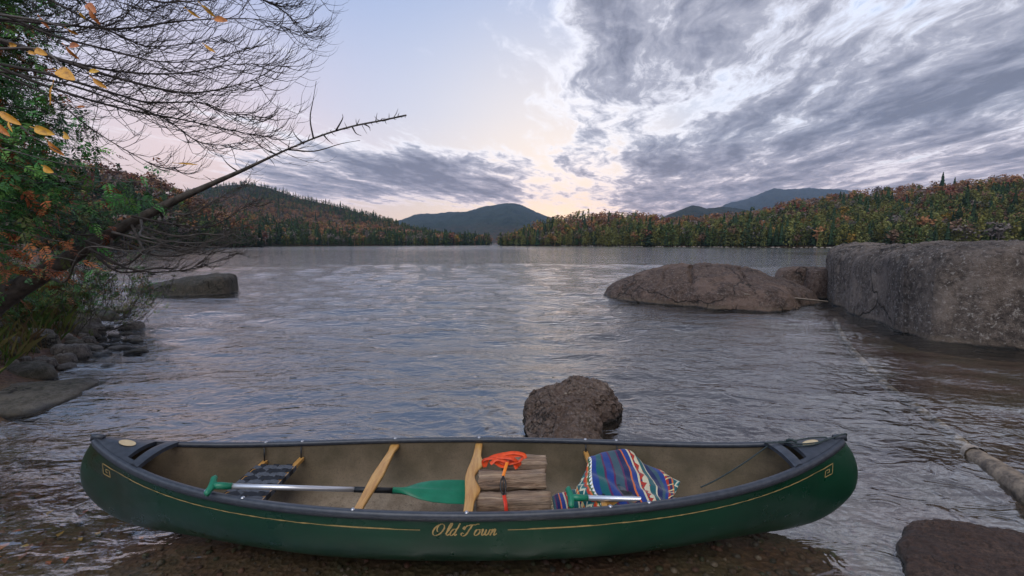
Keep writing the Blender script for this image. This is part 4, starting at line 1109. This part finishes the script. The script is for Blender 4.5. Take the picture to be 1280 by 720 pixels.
mb.tube(catmull([LW(1.93, .09, gun(1.93/TIPX).z+.043), LW(2.0, .055, gun(2.0/TIPX).z+.05), LW(2.1, .035, gun(2.1/TIPX).z+.05), LW(2.17, 0, gun(2.17/TIPX).z+.045), LW(2.08, -.03, gun(2.08/TIPX).z+.045), LW(1.96, .0, gun(1.96/TIPX).z+.046)], 8), .0042, 7)
mb.tube(catmull([LW(1.97, .07, gun(1.97/TIPX).z+.05), LW(1.985, .05, gun(1.985/TIPX).z+.062), LW(2.01, .03, gun(2.01/TIPX).z+.05)], 6), .009, 7)
tag(mb.build('bow_line', mRope), 'dark cord tied over the right deck and trailing into the canoe', 'rope')
mb = MB(); mb.tube(catmull([G(1124, 672, .04), G(1140, 690, .03), G(1165, 715, .02), G(1190, 745, .02)], 6), .0035, 6)
tag(mb.build('cord', simple('white_cord', (.5, .46, .42), .6)), 'thin pale cord along the left edge of the corner slab', 'cord')

# ------------------------------------------------------------------ pebbles and fallen leaves on the lake bed
mPb, tp2, bp2 = newmat('pebbles'); gi = tp2.node('ShaderNodeAttribute', attribute_name='Col'); tp2.lk(gi.outputs[0], bp2.inputs['Base Color']); bp2.inputs['Roughness'].default_value = .7
ico = [Vector(v) for v in ((0, 0, 1), (.89, 0, .45), (.28, .85, .45), (-.72, .53, .45), (-.72, -.53, .45), (.28, -.85, .45), (.72, .53, -.3), (-.28, .85, -.3), (-.89, 0, -.3), (-.28, -.85, -.3), (.72, -.53, -.3))]
icf = [(0,1,2),(0,2,3),(0,3,4),(0,4,5),(0,5,1),(1,6,2),(2,7,3),(3,8,4),(4,9,5),(5,10,1),(6,7,2),(7,8,3),(8,9,4),(9,10,5),(10,6,1)]
V = []; T = []; C = []
for i in range(5200):
    x = random.uniform(-4.8, 3.2); y = random.uniform(.9, 4.2) if x < -1.6 else random.uniform(.9, 3.0)
    r = .006+.022*random.random()**2.5; z = ground_z(x, y)+r*.3; a = random.uniform(0, 6.28); o = len(V); e = random.uniform(.6, 1)
    cc = random.choice(((.075, .034, .024), (.12, .07, .045), (.06, .045, .035), (.15, .11, .08), (.10, .042, .026), (.06, .055, .026))); k = random.uniform(.6, 1.2)
    for v in ico:
        V.append((x+r*(v.x*math.cos(a)-v.y*e*math.sin(a))*random.uniform(.85, 1.15), y+r*(v.x*math.sin(a)+v.y*e*math.cos(a)), z+r*v.z*.6)); C.append([q*k for q in cc])
    T += [tuple(q+o for q in f) for f in icf]
me = npmesh('gravel', np.array(V), np.array(T), mPb, np.array(C), smooth=True)
tag(link(bpy.data.objects.new('gravel', me)), label='brown and grey gravel on the shallow lake bed around the canoe', kind='stuff')
V = []; T = []; C = []
for i in range(420):
    if random.random() < .35: x = random.uniform(.9, 2.0); y = random.uniform(1.45, 2.1)
    else: x = random.uniform(-4.5, 1.8); y = random.uniform(1.0, 3.4) if x < -2.2 else random.uniform(1.2, 2.0)
    l = random.uniform(.02, .045); a = random.uniform(0, 6.28); z = ground_z(x, y)+.012; o = len(V); w_ = l*.5
    ca, sa = math.cos(a), math.sin(a)
    for (u, v, q) in ((-1, 0, 0), (-.2, 1, .4), (1.1, 0, .1), (-.2, -1, .5), (0, 0, 0)):
        V.append((x+ca*u*l-sa*v*w_, y+sa*u*l+ca*v*w_, z+q*l*.5))
    T += [(o, o+3, o+4), (o+3, o+2, o+4), (o+2, o+1, o+4), (o+1, o, o+4)]
    cc = random.choice(((.42, .15, .03), (.30, .09, .03), (.20, .08, .04), (.35, .22, .05), (.14, .06, .03))); C += [cc]*5
me = npmesh('fallen_leaves', np.array(V), np.array(T), mPb, np.array(C))
tag(link(bpy.data.objects.new('fallen_leaves', me)), label='scattered orange and brown fallen leaves in the shallows', kind='stuff')

# ------------------------------------------------------------------ near trees on the left bank
mBark = simple('grey_bark', (.040, .034, .030), .9, (.10, .088, .076), 14, .9, 30, stretch=(1, 1, 1))
mTwig = simple('grey_twig', (.055, .050, .046), .85, (.12, .108, .10), 10)
mTwigD = simple('dark_twig', (.026, .022, .021), .9, (.055, .047, .042), 10)
def rv(s): return Vector((random.gauss(0, s), random.gauss(0, s), random.gauss(0, s)))
def twigs(mb, spine, r0, n, ln, bias, lvl=1, curl=.25, sides=4, spread=.5, tipup=0.0, start=.1):
    """side twigs along a spine; bias = mean growth direction"""
    N = len(spine)
    for i in range(n):
        q = start+(1-start)*(i+random.random())/n; k = min(N-2, int(q*(N-1))); p = spine[k].lerp(spine[k+1], q*(N-1)-k)
        ax = (spine[k+1]-spine[k]).normalized()
        d = (Vector(bias)+ax*.5+rv(spread)).normalized(); L = ln*random.uniform(.45, 1.15)*(1-.45*q)
        pts = [p]; dd = d.copy(); st = 5
        for s in range(st):
            dd = (dd+rv(curl*.4)+Vector((.10, 0, tipup*(s/st)))).normalized(); pts.append(pts[-1]+dd*L/st)
        rr_ = [r0*(1-.75*s/st) for s in range(st+1)]
        mb.tube(pts, rr_, sides, caps=False)
        if lvl > 0: twigs(mb, pts, r0*.62, max(3, int(6*L/ln)), ln*.48, (dd*.7+Vector(bias)*.5), lvl-1, curl, 3, spread*.85, tipup, .2)
# --- leaning dead tree
lean = empty('leaning_tree', P(-60, 420, 5.2)); tag(lean, 'dead tree trunk leaning out over the water from the left bank', 'tree')
lo = lean.location
raw = [P(-120, 430, 5.0), P(-30, 392, 5.1), P(20, 362, 5.2), P(75, 330, 5.25), P(140, 292, 5.3), P(210, 255, 5.35), P(260, 232, 5.4), P(305, 212, 5.4), P(352, 190, 5.45), P(400, 170, 5.5), P(440, 158, 5.5), P(475, 151, 5.5), P(508, 144, 5.5)]
spn_ = catmull([p-lo for p in raw], 6)
mb = MB(); mb.tube(spn_, [max(.010, .18*(1-i/(len(spn_)-1))**2.5*(1+.12*nz((i*.5, 0, 0), 1, 3))) for i in range(len(spn_))], 12)
mb.build('trunk', mBark, lean)
stubs = [((392, 174), (390, 150), (396, 128), (402, 107)), ((478, 151), (505, 146), (509, 150)), ((455, 155), (463, 160), (466, 166)), ((380, 180), (372, 171), (368, 160)), ((345, 193), (332, 186), (325, 178)), ((360, 187), (395, 190), (430, 182), (455, 179)), ((300, 216), (288, 206), (282, 195)), ((420, 163), (430, 150), (432, 146)), ((440, 158), (447, 168), (455, 172)), ((405, 169), (412, 176), (420, 182))]
for s_ in stubs:
    n = len(s_); pts = [P(a, b, 5.48)-lo + Vector((0, -.05*i, 0)) for i, (a, b) in enumerate(s_)]
    mb = MB(); c = catmull(pts, 5); mb.tube(c, [max(.003, .011*(1-i/len(c))) for i in range(len(c))], 5)
    mb.build('branch', mTwigD, lean)
# small thorny twigs all along the upper stem
mb = MB()
for i in range(60):
    k = random.randrange(int(len(spn_)*.45), len(spn_)-2); p = spn_[k]; d = (rv(1)+Vector((.5, 0, .3))).normalized()
    L = random.uniform(.03, .14); mb.tube([p, p+d*L*.5, p+d*L+rv(.01)], [.005, .004, .0015], 4)
mb.build('twigs', mTwigD, lean)
# grey dead limbs tangled round the trunk
for i in range(12):
    k = int(len(spn_)*random.uniform(.12, .44)); p = spn_[k]
    px = random.uniform(40, 260); 
    e1 = P(px, random.uniform(255, 330), random.uniform(4.3, 5.8))-lo
    e2 = e1+Vector((random.uniform(.3, 1.0), random.uniform(-.4, .3), random.uniform(-.28, .15)))
    c = catmull([p, p.lerp(e1, .5)+Vector((0, 0, -.12))+rv(.06), e1, e1.lerp(e2, .6)+Vector((0, 0, -.08)), e2], 6)
    mb = MB(); mb.tube(c, [max(.003, .017*(1-j/len(c))) for j in range(len(c))], 6)
    twigs(mb, c, .0040, 12, .44, (.55, -.1, -.05), 1, .35, 4, .5, .45)
    mb.build('branch', mTwig, lean)
for arc in ([(150, 300), (190, 318), (230, 318), (262, 300), (300, 290)], [(120, 320), (150, 340), (200, 335), (232, 338), (258, 322)], [(165, 270), (215, 280), (262, 283), (300, 262), (318, 250)], [(200, 262), (235, 268), (270, 250), (306, 230)], [(110, 310), (170, 338), (240, 336), (290, 318)], [(140, 290), (200, 305), (250, 312), (308, 318)]):
    dq = random.uniform(4.6, 5.6); c = catmull([P(a, b, dq+.05*j)-lo for j, (a, b) in enumerate(arc)], 8)
    mb = MB(); mb.tube(c, [max(.003, .014*(1-j/len(c))) for j in range(len(c))], 6); twigs(mb, c, .0045, 20, .40, (.6, 0, -.05), 1, .3, 4, .5, .5)
    mb.build('branch', mTwigD if random.random() < .5 else mTwig, lean)
# --- bare drooping boughs above
bare = empty('dead_conifer', (-4.9, 2.2, .9)); tag(bare, 'bare fir with sweeping twiggy boughs filling the upper left of the sky', 'tree')
bo = bare.location
mb = MB(); c = catmull([Vector((-4.9, 2.2, .6)), Vector((-4.85, 2.4, 2.0)), Vector((-4.7, 2.6, 3.5)), Vector((-4.7, 2.7, 5.6))], 8)
mb.tube([p-bo for p in c], [.17-.10*i/len(c) for i in range(len(c))], 12); mb.build('trunk', mBark, bare)
arcs = [
 [(-160, -20), (-20, 10), (60, 42), (134, 62), (200, 77), (262, 74), (312, 59)],
 [(-140, 20), (0, 50), (94, 81), (156, 100), (234, 116), (297, 106), (334, 92)],
 [(-100, -60), (40, -10), (110, 25), (156, 47), (187, 58), (244, 53), (278, 44)],
 [(-120, 60), (40, 88), (140, 116), (187, 128), (250, 128), (285, 140), (332, 147)],
 [(-120, 70), (60, 100), (135, 122), (203, 147), (244, 175), (275, 181), (300, 178)],
 [(-60, -90), (80, -30), (187, 0), (231, 2), (312, -3), (345, 5)],
 [(-60, -130), (90, -70), (200, -35), (280, -20), (340, 5), (366, 24), (381, 42)],
 [(-60, -160), (100, -110), (220, -80), (310, -60), (360, -40), (400, -10)],
 [(-130, 0), (0, 25), (80, 40), (150, 20), (180, -2)],
 [(-140, 40), (-20, 84), (60, 120), (120, 165), (190, 205), (220, 210)],
 [(-40, 40), (60, 70), (140, 88), (220, 92), (300, 80), (362, 84)],
 [(-40, 20), (70, 30), (150, 36), (230, 26), (320, 24), (372, 40)],
 [(-60, 60), (60, 108), (150, 135), (230, 150), (300, 165), (345, 172)],
 [(-80, -180), (60, -170), (200, -150), (320, -130), (420, -90)],
 [(-180, -60), (-60, -40), (40, -15), (120, -5), (190, 15)]]
for i, arc in enumerate(arcs):
    d0 = random.uniform(2.5, 3.4); c = catmull([P(a, b, d0+.04*j)-bo for j, (a, b) in enumerate(arc)], 8)
    c = [bo*0+Vector((-4.75, 2.55, c[0].z+bo.z))-bo]+c if i < 8 else c
    mb = MB(); n = len(c)
    R0 = .020 if i in (1, 6) else .014
    mb.tube(c, [max(.0022, .72*R0*(1-j/n)**.9*(1+.25*mn.noise(Vector((j*.6, i, 0))))) for j in range(n)], 7)
    twigs(mb, c, .0030, 40, .56, (.52, .0, -.46), 1, .42, 3, .46, .75, .18)
    mb.build('bough', mTwigD, bare)
# --- green cedar
MCd, tcd, bcd = newmat('cedar_foliage'); atc = tcd.node('ShaderNodeAttribute', attribute_name='Col')
tcd.lk(atc.outputs[0], bcd.inputs['Base Color']); bcd.inputs['Roughness'].default_value = .7; bcd.inputs['Specular IOR Level'].default_value = .2
def sprays(centers, size, palette, name, parent, n_leaf=13, flat=.35, jit=.3):
    V = []; T = []; C = []; o = 0; off = np.array(parent.location)
    for (p, dirn) in centers:
        d = np.array(dirn)+rng.normal(0, jit, 3); d /= np.linalg.norm(d); s = np.cross(d, [0, 0, 1]+rng.normal(0, .4, 3)); s /= np.linalg.norm(s)
        L = size*rng.uniform(.6, 1.3); col = np.array(palette[rng.integers(len(palette))])*rng.uniform(.65, 1.4)
        for k in range(n_leaf):
            q = k/n_leaf; sg = 1 if k % 2 else -1; b = np.array(p)+d*L*q+np.array([0, 0, -.12*L*q*q])
            l = L*.42*(1-q*.6)*rng.uniform(.7, 1.2); dr = d*.75+s*sg*.8+rng.normal(0, .12, 3); dr /= np.linalg.norm(dr); wv2 = np.cross(dr, np.cross(d, s)); wv2 = wv2/np.linalg.norm(wv2)*l*.17
            V += [b, b+dr*l*.5+wv2, b+dr*l, b+dr*l*.5-wv2]; T += [(o, o+1, o+2), (o, o+2, o+3)]; o += 4
            C += [col*rng.uniform(.8, 1.25)]*4
    me = npmesh(name, np.array(V)-off, np.array(T), MCd, np.clip(np.array(C), .002, 1))
    return link(bpy.data.objects.new(name, me), parent)
cedar = empty('cedar_tree', (-6.4, 5.4, .8)); tag(cedar, 'green cedar with drooping sprays growing on the left bank', 'tree')
cof = Vector(cedar.location)
mb = MB(); c = catmull([Vector((-7.6, 5.6, .3)), Vector((-7.5, 5.7, 2.2)), Vector((-7.4, 5.6, 4.0)), Vector((-7.3, 5.5, 7.5))], 8)
mb.tube([p-cof for p in c], [.15-.1*i/len(c) for i in range(len(c))], 10); mb.build('trunk', mBark, cedar)
edge = [(-330, -520), (60, -520), (230, -330), (200, -120), (120, -40), (85, 5), (70, 60), (66, 118), (80, 135), (115, 160), (150, 185), (185, 205), (210, 225), (222, 240), (200, 262), (175, 275), (150, 290), (120, 305), (100, 335), (80, 352), (50, 372), (-60, 400), (-200, 400)]
import bisect
def inside(x, y, poly):
    r = False; n = len(poly)
    for i in range(n):
        x1, y1 = poly[i]; x2, y2 = poly[(i+1) % n]
        if (y1 > y) != (y2 > y) and x < (x2-x1)*(y-y1)/(y2-y1)+x1: r = not r
    return r
limbs = []; tries = 0
mb = MB()
while len(limbs) < 430 and tries < 9000:
    tries += 1; a = random.uniform(-260, 225); b = random.uniform(-510, 10) if len(limbs) % 3 == 0 else random.uniform(0, 390)
    if len(limbs) % 3 == 1: a = random.uniform(-40, 120); b = random.uniform(-60, 260)
    if not inside(a, b, edge): continue
    d = random.uniform(4.0, 6.6); e = P(a, b, d)
    st = Vector((-7.4, 5.6, min(7.5, max(.8, e.z+random.uniform(-.2, .5)))))
    c = catmull([st, st.lerp(e, .5)+Vector((0, 0, .12)), e], 6); limbs.append(c)
    mb.tube([p-cof for p in c], [max(.003, .014*(1-j/len(c))) for j in range(len(c))], 4, caps=False)
mb.build('limbs', mTwig, cedar)
ctr = []
for c in limbs:
    for k in range(30):
        q = random.uniform(.35, 1.0)**.7; i = min(len(c)-2, int(q*(len(c)-1))); p = c[i].lerp(c[i+1], random.random())+rv(.13)
        ctr.append((tuple(p), (.55+random.uniform(-.5, .5), random.uniform(-.7, .3), -.35)))
pal = [(.050, .16, .042), (.070, .22, .055), (.035, .11, .036), (.11, .25, .055), (.028, .075, .030)]
cl_g = [c for c in ctr if nz((c[0][0], c[0][1], c[0][2]), 1.3, 2, 4) < .26]; cl_b = [c for c in ctr if nz((c[0][0], c[0][1], c[0][2]), 1.3, 2, 4) >= .26]
sprays(cl_g, .17, pal, 'foliage', cedar)
fo = sprays(cl_b, .16, [(.26, .075, .025), (.17, .060, .03), (.30, .11, .035), (.07, .09, .03)], 'dead_foliage', cedar); fo['label'] = 'rust brown dying sprays'
# --- bank shrub, grass
shrub = empty('shrub', (-8.3, 9.0, .1)); tag(shrub, 'pale green leafy shrub at the water edge under the leaning trunk', 'shrub')
ctr = []; mb = MB()
for i in range(70):
    st = Vector((-8.3+random.uniform(-1.2, .6), 8.7+random.uniform(-.8, 1.2), .05)); e = st+Vector((random.uniform(-.3, .9), random.uniform(-.4, .4), random.uniform(.35, 1.35)))
    c = catmull([st, st.lerp(e, .5)+rv(.07), e], 5); mb.tube([p-Vector(shrub.location) for p in c], .005, 4, caps=False)
    for k in range(12): i2 = random.randrange(3, len(c)-1); ctr.append((tuple(c[i2]+rv(.07)), (random.uniform(-.6, .6), random.uniform(-.6, .6), .5)))
mb.build('stems', mTwig, shrub)
sprays(ctr, .13, [(.07, .13, .03), (.10, .15, .035), (.14, .15, .04), (.12, .10, .05)], 'foliage', shrub, 8)
bush = empty('bush', (-9.6, 7.8, .5)); tag(bush, 'dense dark green bush behind the foot of the leaning tree', 'bush')
ctr = []; mb = MB()
for i in range(130):
    st = Vector((-9.2+random.uniform(-2.6, 1.2), 7.9+random.uniform(-1.6, 2.8), .4)); e = st+Vector((random.uniform(-.5, .8), random.uniform(-.5, .3), random.uniform(.4, 1.7)))
    c = catmull([st, st.lerp(e, .5)+rv(.07), e], 5); mb.tube([p-Vector(bush.location) for p in c], .006, 4, caps=False)
    for k in range(24): i2 = random.randrange(2, len(c)-1); ctr.append((tuple(c[i2]+rv(.12)), (random.uniform(-.6, .6), random.uniform(-.6, .6), .4)))
mb.build('stems', mTwig, bush)
sprays(ctr, .17, [(.045, .12, .035), (.035, .09, .03), (.07, .13, .035), (.16, .075, .03)], 'foliage', bush, 9)
grs = empty('grass', (-7, 7, 0)); grs_mb = MB()
V = []; T = []; C = []; o = 0
for i in range(9500):
    y = random.uniform(4.5, 17); x = bank_x(y)-.55-abs(random.gauss(0, 2.6)); z = max(0, ground_z(x, y)); h_ = random.uniform(.10, .42)*(1+.3*(y > 9)); a = random.uniform(0, 6.28); w_ = .006
    ln = rng.normal(0, .35, 2)*h_
    V += [(x-w_*math.cos(a), y-w_*math.sin(a), z), (x+w_*math.cos(a), y+w_*math.sin(a), z), (x+ln[0]*.4, y+ln[1]*.4, z+h_*.6), (x+ln[0], y+ln[1], z+h_*.95)]
    T += [(o, o+1, o+2), (o+2, o+1, o+3)]; o += 4; cc = random.choice(((.06, .11, .025), (.10, .13, .03), (.16, .14, .05), (.12, .08, .04))); C += [cc]*4
bpy.data.objects.remove(grs)
me = npmesh('grass', np.array(V), np.array(T), MCd, np.array(C)); tag(link(bpy.data.objects.new('grass', me)), label='rough green and tan grass on the left bank', kind='stuff')
# --- low branch lying over the water
mb = MB(); dbl = [G(15, 398, .25), G(60, 403, .18), G(110, 411, .10), G(140, 412, .14), G(155, 405, .22), G(165, 400, .28)]
c = catmull(dbl, 6); mb.tube(c, [max(.006, .035*(1-j/len(c))) for j in range(len(c))], 6)
for e in ((165, 418), (176, 422), (158, 424), (150, 425), (172, 412)):
    mb.tube([dbl[3].lerp(dbl[4], .7), G(e[0], e[1]-6, .05)+Vector((0, 0, .03)), G(e[0], e[1], -.02)], [.009, .007, .004], 4)
tag(mb.build('fallen_branch', mTwigD), 'thin dark branch reaching out over the water from the left bank', 'branch')
# --- yellow leaved sapling close to the camera
sap = empty('sapling', (-1.55, .75, .2)); tag(sap, 'beech sapling with a few yellow and orange leaves close to the viewer', 'sapling')
so_ = Vector(sap.location)
mLf, tlf, blf = newmat('autumn_leaf'); oi = tlf.node('ShaderNodeObjectInfo'); tcf = tlf.node('ShaderNodeTexCoord').outputs['Object']
cf = tlf.ramp(oi.outputs['Random'], [(0, (.62, .30, .025)), (.3, (.70, .42, .03)), (.6, (.60, .22, .03)), (.85, (.45, .14, .025))], 'LINEAR')
cf = tlf.mix(tlf.mapr(tlf.noise(tcf, 60, 5, .7), .5, .68, 0, .85), cf, (.16, .055, .02))
tlf._in(blf.inputs['Base Color'], cf); blf.inputs['Roughness'].default_value = .5
mb = MB()
def stem(pts, r0=.006, d=1.25):
    c = catmull([P(a, b, dd) if len(q_) > 2 else P(a, b, d) for q_ in pts for a, b, dd in [(q_ + (d,))[:3]]], 7); mb.tube([p-so_ for p in c], [max(.0012, r0*(1-j/len(c))) for j in range(len(c))], 5)
stem([(-300, 420, 1.4), (-220, 200, 1.4), (-120, 60, 1.4), (-60, 0, 1.35)], .012)
stem([(-130, 60, 1.35), (-40, 20, 1.3), (40, 24, 1.3), (80, 32, 1.3), (125, 22, 1.3)])
stem([(-150, 40, 1.3), (-20, 60, 1.35), (50, 62, 1.35), (90, 92, 1.3), (130, 108, 1.3)])
stem([(-220, 160, 1.3), (-60, 140, 1.2), (10, 148, 1.2), (40, 170, 1.2), (75, 190, 1.2)])
stem([(-200, 200, 1.3), (-40, 180, 1.5), (80, 205, 1.5), (140, 212, 1.5)], .004)
stem([(-100, 0, 1.4), (80, -14, 1.4), (180, -6, 1.4), (240, 4, 1.4), (262, 14, 1.4)])
stem([(-260, 420, 1.4), (-180, 500, 1.4), (-150, 700, 1.3)], .012)
mb.build('stem', mTwig, sap)
leafs_more = 11
leafs = [((50, 22), (65, 40), 1.3, .35), ((112, 12), (128, 36), 1.3, .5), ((84, 36), (102, 46), 1.3, .45), ((44, 62), (62, 70), 1.35, .5), ((82, 58), (104, 80), 1.3, .36), ((72, 88), (98, 102), 1.3, .55), ((116, 98), (138, 114), 1.3, .32), ((252, 6), (274, 26), 1.4, .34), ((234, 12), (255, 26), 1.4, .28), ((268, 24), (288, 26), 1.4, .4), ((0, 140), (32, 160), 1.2, .36), ((-6, 152), (16, 175), 1.2, .42), ((43, 160), (73, 170), 1.2, .36), ((60, 176), (85, 200), 1.2, .42), ((222, 204), (254, 206), 1.6, .12), ((256, 56), (272, 68), 1.5, .2), ((-14, 120), (6, 128), 1.2, .5), ((66, 106), (60, 138), 1.4, .14)]
for _ in range(leafs_more):
    a_ = (random.uniform(-5, 115), random.uniform(0, 235)); g_a = random.uniform(-.3, 1.9); l_ = random.uniform(9, 22)
    leafs.append((a_, (a_[0]+l_*math.cos(g_a), a_[1]+l_*math.sin(g_a)), random.uniform(1.25, 1.9), random.uniform(.3, .75)))
for (a, b, d, wr) in leafs:
    A = P(a[0], a[1], d); B = A+(P(b[0], b[1], d+random.uniform(-.03, .03))-A)*.78; wr *= .44; ax = B-A; L = ax.length; ax.normalize()
    sdv = ax.cross(Vector((random.uniform(-.3, .3), 1, random.uniform(-.3, .3)))).normalized(); nm = ax.cross(sdv)
    lb = MB(); rows = []
    for k in range(9):
        q = k/8; hw = L*wr*math.sin(math.pi*min(1, q*.96+.02))**.75*(1-.25*q)
        rows.append([ax*(q*L)+sdv*(hw*u)+nm*(abs(u)*hw*.35+math.sin(q*5)*L*.05) for u in (-1, -.5, 0, .5, 1)])
    lb.grid(rows); lb.tube([-ax*L*.25, Vector()], .0012, 4)
    o = lb.build('leaf', mLf, sap); o.location = A-so_

# ------------------------------------------------------------------ render settings
sc.render.engine = 'CYCLES'
sc.view_settings.view_transform = 'Standard'; sc.view_settings.look = 'None'; sc.view_settings.gamma = 1; sc.view_settings.exposure = 0.92
cy = sc.cycles
cy.use_denoising = True
try: cy.denoiser = 'OPENIMAGEDENOISE'
except Exception: pass
cy.max_bounces = 8; cy.diffuse_bounces = 3; cy.glossy_bounces = 3; cy.transparent_max_bounces = 12; cy.volume_bounces = 0
cy.sample_clamp_indirect = 4; cy.use_adaptive_sampling = True; cy.adaptive_threshold = .012
cy.caustics_reflective = False; cy.caustics_refractive = False
